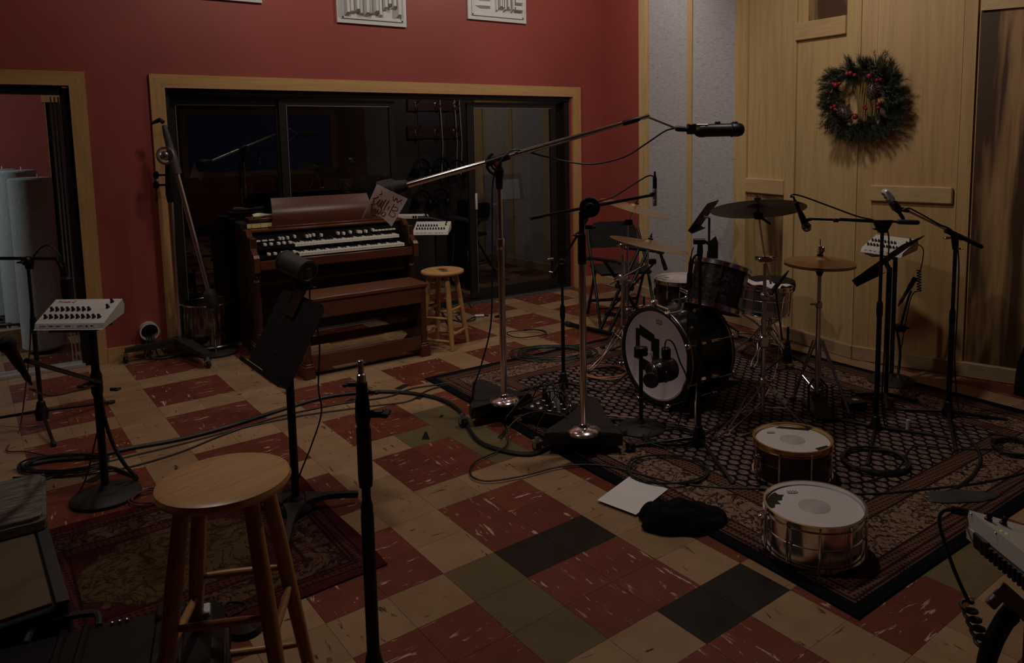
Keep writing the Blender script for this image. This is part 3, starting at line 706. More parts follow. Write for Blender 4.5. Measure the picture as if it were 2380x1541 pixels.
def boom(t, a, b_, r=.007, mat='black', grip=.12, pivot=None, pd=None, name='boom_arm'):
    a, b_ = Vector(a), Vector(b_); o = seg_tube(t, name, [a, b_], r, mat)
    d = (b_-a).normalized()
    if grip: seg_tube(t, 'counter_grip', [a-d*.01, a, a+d*grip*.9, a+d*grip], [.009, .0135, .0135, .009], 'rubber')
    if pivot is not None:
        b = MB(); M = orient(pivot, pd or FW); b.lathe([(.022, -.024), (.026, -.016), (.026, .016), (.022, .024)], 18, M); b.build('swivel', 'black', t, world=True)
        wing(t, Vector(pivot)-FW*.035, -FW)
    return o
def mic(label, p, d, L=.16, kind='dynamic', cat='microphone', dark=False):
    """p = front of the capsule, d = direction from the capsule towards the connector"""
    t = thing('microphone', label, cat); M = orient(p, d); t.location = M.translation; t.rotation_euler = M.to_euler()
    if kind == 'ball':
        b = MB(); b.lathe([(0, -.0), (.014, .003), (.023, .014), (.026, .028), (.024, .042), (.019, .052)], 20); b.build('grille', 'black_matte' if dark else 'steel', t)
        b = MB(); b.lathe([(.026, .026), (.0268, .029), (.026, .033)], 20); b.build('band', 'black', t)
        b = MB(); b.lathe([(.019, .05), (.0185, .06), (.0155, L*.8), (.012, L), (.009, L)], 18); b.build('body', 'black', t)
    elif kind == 'pencil':
        b = MB(); b.lathe([(.008, 0), (.0105, .003), (.0105, .03), (.0095, .032), (.0105, .034), (.0105, L), (.008, L+.004)], 16); b.build('body', 'brushed', t)
    elif kind == 'dynamic':
        b = MB(); b.lathe([(.010, 0), (.016, .003), (.0165, .03), (.0145, .035)], 18); b.build('grille', 'black_matte', t)
        b = MB(); b.lathe([(.0145, .034), (.0155, .038), (.0155, .075), (.0115, .085), (.0115, L), (.009, L)], 18); b.build('body', 'black', t)
    elif kind == 'large':
        b = MB(); b.lathe([(0, 0), (.018, .002), (.028, .012), (.03, .03), (.03, L*.42), (.031, L*.43), (.031, L*.95), (.022, L), (.012, L+.005)], 24); b.build('body', 'black', t)
    elif kind == 'box':
        b = MB(); b.box((0, 0, L*.28), (.056, .034, L*.55), b=.008); b.build('head', 'silver_body', t)
        for i in range(3):
            for sx in (-1, 1):
                b = MB(); b.box((.013*sx, -.0175, .02+.022*i), (.014, .003, .013)); b.build('grille_slot', 'black', t)
        b = MB(); b.box((0, 0, L*.76), (.06, .04, L*.46), b=.012); b.build('cradle', 'black', t)
    b = MB(); b.lathe([(.0095, L-.004), (.0105, L), (.0105, L+.05), (.007, L+.06), (.004, L+.085)], 14); b.build('plug', 'black', t)
    return t
def clip(t, a, b_, r=.009): return seg_tube(t, 'microphone_clip', [a, b_], r, 'black')
# ---- far left: tripod with boom and a large hanging microphone
P = F(100, 992); zt = Z(P, 606)
t = tripod('black tripod boom stand in front of the left doorway', P, zt, feet=[F(126, 1038), F(262, 938), F(-60, 985)], hub=Z(P, 955), split=.62)
hd = Vector((P.x, P.y, zt)); a, e = N(-160, 600, P), N(131, 601, P)
boom(t, a, e, .0095, pivot=hd)
b = MB(); b.hull([hd+RH*x+Vector((0, 0, z)) for x, z in ((-.028, .016), (.028, .016), (.016, -.05), (-.016, -.05))]+[hd+FW*.02+RH*x+Vector((0, 0, z)) for x, z in ((-.028, .016), (.028, .016), (.016, -.05), (-.016, -.05))]); b.build('tee', 'black', t, world=True)
m1 = N(153, 640, P); clip(t, e, m1, .011)
mic('large black microphone hanging from the boom in front of the left doorway', N(160, 712, P), m1-N(160, 712, P), .17, 'large')
cable('microphone_cable', 'thin black cable arching over the hanging microphone at far left', [N(78, 596, P), N(98, 574, P), N(118, 572, P), N(138, 592, P), N(142, 612, P)], .0045)
# ---- left: round-base stand under the labelled mixer, with a side arm and a ball microphone
P = F(247, 1157); zm = mp1.z
t = roundstand('round-base black stand carrying the labelled mixer at far left', P, zm-.012, .146, .017, name='mixer_stand')
top = Vector((P.x, P.y, zm-.012)); mc = mp1+Matrix.Rotation(RHA, 3, 'Z') @ Vector((0, .09, -.006))
b = MB(); b.box(mc-Vector((0, 0, .006)), (.2, .14, .008), RHA); b.tube([top-Vector((0, 0, .02)), mc-Vector((0, 0, .008))], .013, 8); b.build('mounting_plate', 'black', t, world=True)
cl = N(235, 889, P); clutch(t, Vector((P.x, P.y, Z(P, 890))), (0, 0, 1), .024, .12); e = N(62, 838, P, -.85)
boom(t, cl, e, .009, grip=0); wing(t, N(204, 893, P, -.02), -FW, s=1.4); wing(t, N(262, 905, P), RH)
m1, m2 = N(8, 788, P, -.95), N(56, 866, P, -.85)
mic('black ball-headed microphone on a side arm at the left edge', m1, m2-m1, .16, 'ball', dark=True)
cable('microphone_cable', 'cable from the ball microphone looping along the side arm of the left mixer stand', [m2+(m2-m1).normalized()*.10, N(72, 905, P, -.7), N(120, 920, P, -.4), N(190, 905, P, -.15), N(228, 900, P), N(237, 960, P), N(225, 1010, P), N(200, 1110, P), F(175, 1158, .01)], .004, 'cable_red')
cable('audio_snake', 'thick black cable curving down beside the left mixer stand onto the floor', [N(232, 900, P), N(240, 960, P), N(262, 1030, P, .02), N(290, 1080, P, .03), F(318, 1112, .012), F(270, 1090, .012), F(215, 1085, .012), F(150, 1095, .012), F(105, 1100, .012)], .009)
# ---- foreground bare stand
P0 = D(838, 845, 2.10); P = Vector((P0.x, P0.y, 0)); zt = Z(P, 838)
t = tripod('bare black microphone stand with a chrome tip in the centre foreground', P, Z(P, 900), math.radians(233), .26, .13, r=.0125, split=.62, name='microphone_stand')
up = lambda y: Vector((P.x, P.y, Z(P, y)))
b = MB(); b.tube([up(902), up(892), up(870), up(868), up(838), up(837)], [.0125, .0125, .0125, .008, .008, .006], 14); b.build('chrome_tip', 'chrome', t, world=True)
b = MB(); b.tube([up(985), up(975), up(960), up(930), up(918), up(890), up(886)], [.018, .021, .021, .019, .016, .016, .012], 14); b.build('collar', 'black', t, world=True)
b = MB(); b.tube([up(1030), up(1028), up(1024), up(1022)], .0195, 14); b.build('trim_ring', 'steel', t, world=True)
wing(t, up(962)+RH*.03, RH, s=1.4); wing(t, up(893)-RH*.02, -RH, s=.9); wing(t, up(912)+RH*.026, RH, s=.7)
b = MB(); b.tube([up(1130), up(1110), up(1000), up(985)], [.018, .0205, .0205, .016], 14); b.build('grip', 'rubber', t, world=True)
# ---- music stands
def desk(t, c0, w, u, W, Hh, lip=.05, mat='black_matte'):
    """c0 = middle of the ledge, w along the ledge, u up the slope; the reader's side is w x u"""
    w = Vector(w).normalized(); u = Vector(u).normalized(); n = w.cross(u).normalized(); c0 = Vector(c0)
    M = Matrix((w, u, n)).transposed().to_4x4(); M.translation = c0; b = MB()
    k = .03; b.prism([(-W/2, 0), (W/2, 0), (W/2, Hh-k), (W/2-k*.3, Hh-k*.3), (W/2-k, Hh), (-W/2+k, Hh), (-W/2+k*.3, Hh-k*.3), (-W/2, Hh-k)], -.0015, .0015, M); d = b.build('desk', mat, t, world=True)
    b = MB(); b.box((0, .001, lip/2), (W, .003, lip), M=M); b.box((0, .009, lip-.001), (W, .016, .003), M=M); b.build('ledge', mat, t, world=True)
    return d, M
P = F(690, 1192); t = thing('music_stand', 'large black music stand with a lamp on top, in front of the organ', 'music stand', (P.x, P.y, 0))
zl = .66; c1, c2 = F(577, 841, zl), F(668, 905, zl); c2 = c1+(c2-c1).normalized()*.50; w = (c2-c1).normalized(); cm = (c1+c2)/2
tp = V(758, 712, c2, w); u = tp-c2; u -= w*u.dot(w); hh = u.length
d_, DM = desk(t, cm, w, u, .50, hh, .045)
ct = cm+u*.30; px = Vector((P.x, P.y, 0))
b = MB(); b.lathe([(.075, .028), (.07, .05), (.045, .058), (.03, .062), (.024, .075), (.02, .08)], 28); b.build('collar', 'iron', t)
for k, e in enumerate((F(832, 1168), F(665, 1290), F(520, 1180))):
    e = e-px; e.z = .012; L = e.length; dd = e.normalized(); sd = Vector((-dd.y, dd.x, 0))
    b = MB(); b.grid(lambda s, v: dd*(.04+(L-.04)*s)+sd*((.5-v)*(.10-.075*s)*(1-.55*math.sin(PI*s)))+Vector((0, 0, .044-.028*s+.006*math.sin(PI*s))), 14, 4, -.024); b.build('leg', 'iron', t)
seg_tube(t, 'pole', [px+Vector((0, 0, .06)), px+Vector((0, 0, zl-.04)), px+Vector((0, 0, zl+.02))], .0175, 'black')
seg_tube(t, 'bracket', [px+Vector((0, 0, zl-.02)), px.lerp(Vector((ct.x, ct.y, 0)), .6)+Vector((0, 0, zl+.04)), ct], .012, 'black')
n_ = DM.to_3x3() @ Vector((0, 0, 1))
pn = [DM @ Vector((x, .010, .032)) for x in (-.235, .03)]
tt = thing('pencil', 'yellow pencil lying on the ledge of the big black music stand', 'pencil', pn[0])
b = MB(); b.tube([pn[0], pn[0].lerp(pn[1], .12)], .0052, 6); b.build('ferrule', 'steel', tt, world=True); b = MB(); b.tube([pn[0].lerp(pn[1], .12), pn[0].lerp(pn[1], .9)], .0062, 6); b.build('shaft', 'yellow', tt, world=True); b = MB(); b.tube([pn[0].lerp(pn[1], .9), pn[1]], [.006, .001], 6); b.build('point', 'ivory', tt, world=True)
# the clip-on lamp
q = Vector((0, 1, 0)); tc = DM @ Vector((-.03, hh, .0)); un = u.normalized()
tl = thing('music_stand_lamp', 'black cylindrical clip-on lamp on the top edge of the big music stand', 'lamp', tc)
lc = V(697, 622, cm, w); lc = tc+(lc-tc)-w*(lc-tc).dot(w)
a_, b_ = V(681, 613, cm, w), V(716, 635, cm, w); la = (-w*-.115+(b_-a_)*.5); a_, b_ = lc-la*.75, lc+la*.75
b = MB(); MM = orient(a_, b_-a_); b.lathe([(0, 0), (.046, 0), (.05, .004), (.05, .012), (.047, .014), (.047, .156), (.05, .158), (.05, .168), (.04, .170), (.038, .166), (.018, .166), (.016, .170), (0, .171)], 32, MM); b.build('lamp_shade', 'plastic_grey', tl, world=True)
b = MB(); b.box((0, -.02, 0), (.105, .16, .006), b=.002, M=basis(tc+n_*.010+un*.0, w, un)); b.build('clip_plate', 'black', tl, world=True)
b = MB(); b.tube([tc+n_*.012+un*.04, tc.lerp(lc, .55)+n_*.01, lc], [.03, .028, .022], 10); b.build('bracket', 'black', tl, world=True)
wing(tl, tc+w*.06+un*.05, w, s=.9)
cable('power_cord', 'thin cord hanging from the music stand lamp down to the left rug', [tc+w*.05+un*.05, tc+w*.08-un*.02+RH*.02, N(742, 790, P), N(740, 900, P, .05), N(747, 960, P, .05), N(722, 1040, P, .02), N(698, 1100, P), F(665, 1200, .008), F(648, 1255, .008)], .0035)
# music stand at the right of the kit
P = F(2058, 936); t = thing('music_stand', 'black music stand tilted almost flat, right of the hi-hat', 'music stand', (P.x, P.y, 0)); P = Vector((P.x, P.y, 0))
zc = Z(P, 622); e0 = N(1980, 652, P, -.10); wv = (RH*.62+FW*.78).normalized()
e1 = V(2092, 630, e0, (-wv.y, wv.x, 0)); e1.z = e0.z; Ww = .5; e1 = e0+wv*Ww
uu = N(2155, 547, P, .22)-e1; uu -= wv*uu.dot(wv); hl = .36
desk(t, (e0+e1)/2, wv, uu, Ww, hl, .045)
seg_tube(t, 'pole', [P+Vector((0, 0, .05)), P+Vector((0, 0, zc))], .0125, 'black'); seg_tube(t, 'bracket', [P+Vector((0, 0, zc-.02)), (e0+e1)/2+uu.normalized()*hl*.4], .014, 'black')
for e in (F(1988, 921), F(2132, 938), F(2062, 958)):
    e = Vector((e.x, e.y, .016)); seg_tube(t, 'leg', [P+Vector((0, 0, .055)), P.lerp(e, .5)+Vector((0, 0, .03)), e], .0125, 'black_gloss')
# small music stand against the grey wall panel
Pb = N(1648, 560, (2.75, 2.35, 0)); P = Vector((Pb.x, Pb.y, 0)); t = thing('music_stand', 'small black music stand with a slanted desk in front of the grey fabric panels', 'music stand', P)
e0, e1 = N(1600, 536, P, -.14), N(1628, 522, P, .16); wv = e1-e0; wv.z = 0; wv.normalize(); Ww = .36
uu = N(1668, 464, P, .05)-(e0+e1)/2; uu -= wv*uu.dot(wv); mid = (e0+e1)/2; mid.z = e0.z
desk(t, mid, wv, uu, Ww, uu.length, .04)
zc = Z(P, 506); seg_tube(t, 'pole', [P+Vector((0, 0, .04)), P+Vector((0, 0, zc))], .010, 'black'); clutch(t, P+Vector((0, 0, Z(P, 600))), (0, 0, 1), .018, .12)
seg_tube(t, 'bracket', [P+Vector((0, 0, zc-.03)), P+Vector((0, 0, zc)), mid+uu*.45], .010, 'steel')
for k in range(3): a = 1.0+2*PI*k/3; seg_tube(t, 'leg', [P+Vector((0, 0, .16)), P+Vector((math.cos(a)*.26, math.sin(a)*.26, .012))], .009, 'black')
b = MB(); q = Vector((P.x, P.y, Z(P, 578)))-FW*.03+RH*.03
b.hull([q+RH*x+FW*y+Vector((0, 0, z)) for x in (-.03, .035) for y in (-.025, .025) for z in (-.075, .06)]+[q+RH*.02+Vector((0, 0, .11))]); o = b.build('battery_pouch', 'black_cloth'); tag(o, 'black pouch hanging on the pole of the small back music stand', 'pouch')
# ---- rolling chrome boom stand at left of the organ
P = F(422, 826); P.z = 0; t = thing('studio_boom_stand', 'tall chrome boom stand on casters folded against the oak casing at left', 'boom stand', P)
zp = Z(P, 800); pole_top = Vector((P.x, P.y, Z(P, 378)))
seg_tube(t, 'pole', [P+Vector((0, 0, .11)), P+Vector((0, 0, Z(P, 462)))], .020, 'satin_chrome', 16)
seg_tube(t, 'upper_pole', [P+Vector((0, 0, Z(P, 470))), P+Vector((0, 0, Z(P, 452))), P+Vector((0, 0, Z(P, 440))), pole_top], [.022, .030, .030, .020], 'black', 16)
seg_tube(t, 'steel_collar', [P+Vector((0, 0, Z(P, 418))), P+Vector((0, 0, Z(P, 405)))], .022, 'chrome', 14)
def caster(par, p, s=1.0):
    b = MB(); b.cyl(p+Vector((0, 0, .035*s)), p+Vector((0, 0, .085*s)), .012*s, 10); b.box(p+Vector((0, 0, .062*s)), (.05*s, .05*s, .008*s)); b.box(p+Vector((.016*s, 0, .045*s)), (.004*s, .03*s, .04*s)); b.box(p+Vector((-.016*s, 0, .045*s)), (.004*s, .03*s, .04*s)); c = b.build('caster', 'steel', par, world=True)
    b = MB(); b.lathe([(.012*s, -.011*s), (.027*s, -.011*s), (.030*s, -.007*s), (.030*s, .007*s), (.027*s, .011*s), (.012*s, .011*s)], 20, orient(p+Vector((0, 0, .031*s)), (1, .3, 0))); b.build('wheel', 'rubber', c, world=True); return c
for q in (F(292, 845), F(484, 856), F(520, 806)):
    q.z = 0; d = (q-P).normalized(); sd = Vector((-d.y, d.x, 0)); L = (q-P).length
    b = MB(); b.hull([P+d*(L*s)+sd*(w*i)+Vector((0, 0, z)) for s, w, z0, z1 in ((0, .05, .085, .145), (1.0, .028, .086, .11)) for i in (-1, 1) for z in (z0, z1)]); b.build('base_arm', 'iron', t, world=True)
    caster(t, q)
d0, d1 = N(388, 316, P, -.05), N(486, 678, P, -.05); dn = (d1-d0).normalized()
seg_tube(t, 'boom_arm', [d0.lerp(d1, .2), d1], .0175, 'satin_chrome', 14)
seg_tube(t, 'boom_sleeve', [d0-dn*.08, d0, d0+dn*.02, d0.lerp(d1, .08), d0.lerp(d1, .1), d0.lerp(d1, .24)], [.016, .024, .024, .026, .032, .034], 'plastic_grey', 16)
seg_tube(t, 'counterweight', [d1-dn*.02, d1-dn*.005, d1+dn*.02, d1+dn*.10, d1+dn*.125], [.02, .04, .048, .048, .04], 'iron', 20)
seg_tube(t, 'boom_tip', [d0-dn*.10, d0-dn*.12-RH*.02, N(353, 287, P, -.05)], [.016, .018, .010], 'black')
hc = N(384, 362, P, -.08); b = MB(); b.ring((0, 0, 0), .058, .010, 24, 6, orient(hc, -FW)); b.lathe([(0, .03), (.02, .03), (.034, .02), (.036, 0), (0, 0)], 20, orient(hc, -FW)); b.build('clutch_head', 'steel', t, world=True)
for y in (407, 430): b = MB(); q = N(372, y, P, -.03); b.lathe([(.012, 0), (.03, .004), (.03, .016), (.012, .02)], 16, orient(q-RH*.02, -RH)); b.cyl(q-RH*.02, q+RH*.05, .008, 8); b.build('tightening_knob', 'black', t, world=True)
# ---- the two heavy chrome boom stands in the middle
def studio_base(t, P, az, Ls, mat='iron'):
    """concave three-pointed plate on casters with a chrome dome"""
    pts = []
    for a, L in sorted((a % (2*PI), L) for a, L in zip(az, Ls)):
        pts.append((math.cos(a)*L, math.sin(a)*L, a))
    outl = []
    for k in range(3):
        x, y, a = pts[k]; x2, y2, a2 = pts[(k+1) % 3]; s = Vector((-math.sin(a), math.cos(a), 0))*.036; s2 = Vector((-math.sin(a2), math.cos(a2), 0))*.036
        p, q = Vector((x, y, 0))+s, Vector((x2, y2, 0))-s2; m = (p+q)/2*.80
        outl += [Vector((x, y, 0))-s, p]+[p*((1-u)**2)+m*(2*u*(1-u))+q*(u*u) for u in (.2, .4, .6, .8)]
    b = MB(Matrix.Translation(P)); n = len(outl); vs = []; fs = []
    for z, sc in ((.055, 1.0), (.105, 1.0), (.118, .95)): vs += [(v.x*sc, v.y*sc, z) for v in outl]
    vs.append((0, 0, .132)); vs.append((0, 0, .055))
    for k in range(2): fs += [(k*n+i, k*n+(i+1) % n, (k+1)*n+(i+1) % n, (k+1)*n+i) for i in range(n)]
    fs += [(2*n+i, 2*n+(i+1) % n, 3*n) for i in range(n)]+[((i+1) % n, i, 3*n+1) for i in range(n)]
    b.add(vs, fs); b.build('base', mat, t, world=True)
    b = MB(); b.lathe([(.088, .120), (.086, .132), (.075, .142), (.05, .148), (.03, .152), (.026, .165), (.02, .17)], 36, Matrix.Translation(P)); b.build('dome', 'chrome', t, world=True)
    for x, y, a in pts:
        q = P+Vector((x, y, 0))*(1+.045/math.hypot(x, y)); caster(t, Vector((q.x, q.y, 0)), .95)
Q = F(1172, 930, .13); P = Vector((Q.x, Q.y, 0)); t1 = thing('studio_boom_stand', 'chrome boom stand with its long boom raised across the glass doors', 'boom stand', P)
ang = lambda q: math.atan2(q.y-P.y, q.x-P.x)
ft = [F(1114, 988), F(1238, 950), F(1106, 918)]; studio_base(t1, P, [ang(q) for q in ft], [max(.2, (Vector((q.x, q.y, 0))-P).length-.05) for q in ft])
zz = lambda y: P+Vector((0, 0, Z(P, y)))
seg_tube(t1, 'pole', [P+Vector((0, 0, .15)), zz(565)], .019, 'chrome', 16); seg_tube(t1, 'upper_pole', [zz(568), zz(440)], .0135, 'chrome', 14)
seg_tube(t1, 'clutch', [zz(580), zz(577), zz(557), zz(554)], [.02, .022, .022, .018], 'chrome', 14)
pv = zz(384); seg_tube(t1, 'swivel_stem', [zz(440), zz(432), zz(415), zz(398), zz(388)], [.016, .02, .021, .028, .020], 'black', 16)
ba, bb = N(940, 432, P), N(1503, 271, P); bd = (bb-ba).normalized(); sl = N(1170, 367, P)
seg_tube(t1, 'boom_arm', [ba, sl], .0165, 'chrome', 14); seg_tube(t1, 'boom_extension', [sl, N(1350, 315, P), bb], [.016, .014, .011], 'chrome', 14)
seg_tube(t1, 'boom_sleeve', [N(1130, 380, P), N(1132, 379, P), N(1182, 362, P), N(1184, 361, P)], [.018, .023, .023, .018], 'black', 14)
b = MB(); M = orient(N(1157, 381, P, -.005), -FW, bd); b.tube([M @ Vector((.062*math.cos(a), .062*math.sin(a), 0)) for a in [math.radians(-172+k*14) for k in range(13)]], .008, 8); b.tube([M @ Vector((.036*math.cos(a), .036*math.sin(a), 0)) for a in [math.radians(-172+k*14) for k in range(13)]], .005, 8); b.lathe([(0, .024), (.022, .02), (.024, -.02)], 20, M); b.build('swivel_head', 'black', t1, world=True)
b = MB(); b.lathe([(0, .034), (.011, .032), (.012, .02)], 14, M); b.build('lock_button', 'red_berry', t1, world=True)
w0, w1 = N(946, 430, P), N(884, 446, P); b = MB(); b.tube([w0+bd*.005, w0, w0.lerp(w1, .42), w0.lerp(w1, .5), w1, w1-bd*.012], [.024, .03, .043, .058, .062, .045], 20); b.box(w1.lerp(w0, .25)-Vector((0, 0, .045)), (.09, .09, .07), math.atan2(bd.y, bd.x), .02); b.build('counterweight', 'iron', t1, world=True)
el = N(1570, 298, P); seg_tube(t1, 'elbow', [bb-bd*.02, bb+bd*.015], .013, 'chrome'); seg_tube(t1, 'tip_arm', [bb, el], .006, 'chrome'); clutch(t1, bb-bd*.09, bd, .016, .10)
mm0, mm1 = N(1576, 299, P), N(1612, 302, P)
tm = thing('microphone', 'long black stereo microphone at the tip of the raised chrome boom', 'microphone', mm1)
seg_tube(tm, 'swivel', [el, mm0, mm1], [.014, .017, .012], 'black'); b = MB(); b.box(N(1607, 300, P), (.048, .05, .058), RHA, .004); b.build('mount_block', 'black', tm, world=True)
seg_tube(tm, 'steel_bar', [N(1620, 291, P, -.02), N(1645, 291, P, -.02)], .008, 'brushed')
a_, e_ = N(1612, 304, P), N(1730, 301, P); dd = (e_-a_); b = MB()
Lm = dd.length; b.lathe([(0, 0), (.018, .003), (.030, .014), (.037, .034), (.0385, .06), (.036, .062), (.036, Lm-.07), (.0385, Lm-.066), (.0385, Lm-.034), (.032, Lm-.012), (.018, Lm-.002), (0, Lm)], 28, orient(a_, dd)); b.build('body', 'black', tm, world=True)
for x in (1668, 1708): b = MB(); b.box(N(x, 286, P), (.03, .02, .018), RHA, .004); b.build('mount_lug', 'black', tm, world=True)
for x in (1700,): b = MB(); b.ring((0, 0, 0), .037, .004, 24, 6, orient(N(x, 302, P), dd)); b.build('band', 'black_matte', tm, world=True)
cable('microphone_cable', 'black cable sagging from the long boom to the stereo microphone', [el-RH*.0, N(1545, 305, P), N(1500, 335, P), N(1450, 365, P), N(1380, 381, P), N(1320, 376, P), N(1260, 362, P), N(1215, 350, P), N(1190, 350, P, -.03), N(1165, 372, P, -.04), N(1146, 420, P, -.03), N(1144, 520, P, -.03), N(1144, 650, P, -.04), N(1140, 760, P, -.04), N(1118, 850, P, -.02), N(1100, 905, P, -.02), F(1102, 945, .03), F(1130, 960, .01), F(1230, 952, .01)], .005)
# paper hanging on the counterweight
pc = [N(x, y, P, -.07) for x, y in ((876, 428), (948, 462), (910, 527), (840, 508))]
b = MB(); k_ = lambda u, v: (pc[0].lerp(pc[1], u)).lerp(pc[3].lerp(pc[2], u), v)+FW*(.035*math.sin(PI*u)*(v-.2))+Vector((0, 0, .035*math.sin(PI*u)*v))
b.grid(k_, 14, 14, .0006); o = b.build('paper_sheet', 'pink_paper'); tag(o, 'pale sheet of paper with handwriting hung on the boom counterweight above the organ', 'paper')
b = MB()
def stroke(pts, r=.0013): b.tube(spline([k_(x, y)-FW*.0016 for x, y in pts], 5), r, 5)
for pts in ([(.12, .42), (.14, .60), (.17, .78)], [(.06, .40), (.16, .36), (.2, .3)], [(.08, .58), (.2, .54)], [(.30, .40), (.26, .55), (.34, .6), (.38, .45), (.32, .38)], [(.39, .40), (.38, .52), (.42, .66)], [(.46, .34), (.45, .5), (.46, .70)], [(.56, .32), (.55, .5), (.57, .72)], [(.66, .50), (.66, .64)], [(.66, .40), (.665, .41)], [(.74, .35), (.75, .55), (.77, .78)], [(.76, .45), (.88, .4), (.9, .5), (.78, .58), (.92, .62), (.9, .74), (.78, .76)], [(.60, .12), (.66, .26), (.72, .12), (.78, .25), (.86, .1)], [(.8, .16), (.92, .22)], [(.22, .74), (.24, .9), (.34, .86), (.34, .76), (.23, .74)], [(.40, .74), (.42, .88), (.5, .86), (.5, .72)], [(.58, .78), (.57, .9), (.66, .92), (.68, .8), (.6, .77)], [(.2, .1), (.26, .2), (.2, .24)]): stroke(pts)
b.build('handwriting', 'ink_red', o)
# second heavy stand
Q = F(1357, 1000, .13); P = Vector((Q.x, Q.y, 0)); t = thing('studio_boom_stand', 'chrome stand with a black boom head, its triangular base at the rug edge', 'boom stand', P)
ft = [F(1246, 1050), F(1468, 1052), F(1378, 958)]; studio_base(t, P, [ang(q) for q in ft], [(Vector((q.x, q.y, 0))-P).length-.05 for q in ft])
zz = lambda y: P+Vector((0, 0, Z(P, y)))
seg_tube(t, 'pole', [P+Vector((0, 0, .15)), zz(600)], .0185, 'chrome', 16); seg_tube(t, 'grip_sleeve', [zz(614), zz(612), zz(588), zz(586), zz(584), zz(545), zz(542)], [.019, .022, .022, .02, .021, .021, .015], 'black', 16)
seg_tube(t, 'upper_pole', [zz(545), zz(492)], .014, 'black', 12); hd = zz(483)
b = MB(); M = orient(N(1371, 481, P), -FW); b.lathe([(0, .045), (.02, .045), (.026, .03), (.048, .028), (.052, .02), (.052, -.02), (.04, -.03)], 24, M); b.hull([N(x, y, P, e) for x, y in ((1350, 470), (1390, 470), (1388, 495), (1360, 502), (1346, 520)) for e in (-.02, .02)]); b.build('swivel_head', 'black', t, world=True)
ba, bb = N(1234, 507, P), N(1512, 454, P); seg_tube(t, 'boom_arm', [ba, bb], .0075, 'black_gloss'); seg_tube(t, 'counter_grip', [N(1232, 507, P), N(1262, 501, P)], .011, 'rubber'); clutch(t, N(1360, 483, P), bb-ba, .012, .06)
wing(t, N(1366, 528, P), RH, s=1.3); wing(t, N(1341, 545, P, -.02), -FW, s=1.2)
mb_ = N(1522, 450, P); clip(t, bb, mb_, .011)
mic('slim pencil microphone hanging upright from the black boom', N(1522, 479, P), (0, 0, 1), Z(P, 438)-Z(P, 479), 'pencil')
cable('microphone_cable', 'black cable arching from the pencil microphone back to the boom head', [N(1522, 425, P), N(1520, 412, P), N(1506, 409, P), N(1470, 430, P), N(1425, 458, P), N(1395, 467, P), N(1380, 475, P)], .004)
# ---- thin tripod stand between them
P = F(1310, 905); zt = Z(P, 612); zz = lambda y: Vector((P.x, P.y, Z(P, y)))
t = tripod('thin black tripod boom stand standing in the coiled cables', P, zt, feet=[F(1205, 913), F(1396, 914), F(1318, 960)], hub=Z(P, 886), split=.62, r=.0085, legmat='black_gloss')
a, e = N(1288, 634, P), N(1366, 508, P); boom(t, a, e, .008, grip=.10, pivot=zz(610), mat='black_gloss'); wing(t, N(1283, 602, P), -RH, 'steel', .9)
seg_tube(t, 'boom_tip', [N(1288, 634, P), N(1276, 632, P)], .005, 'chrome')
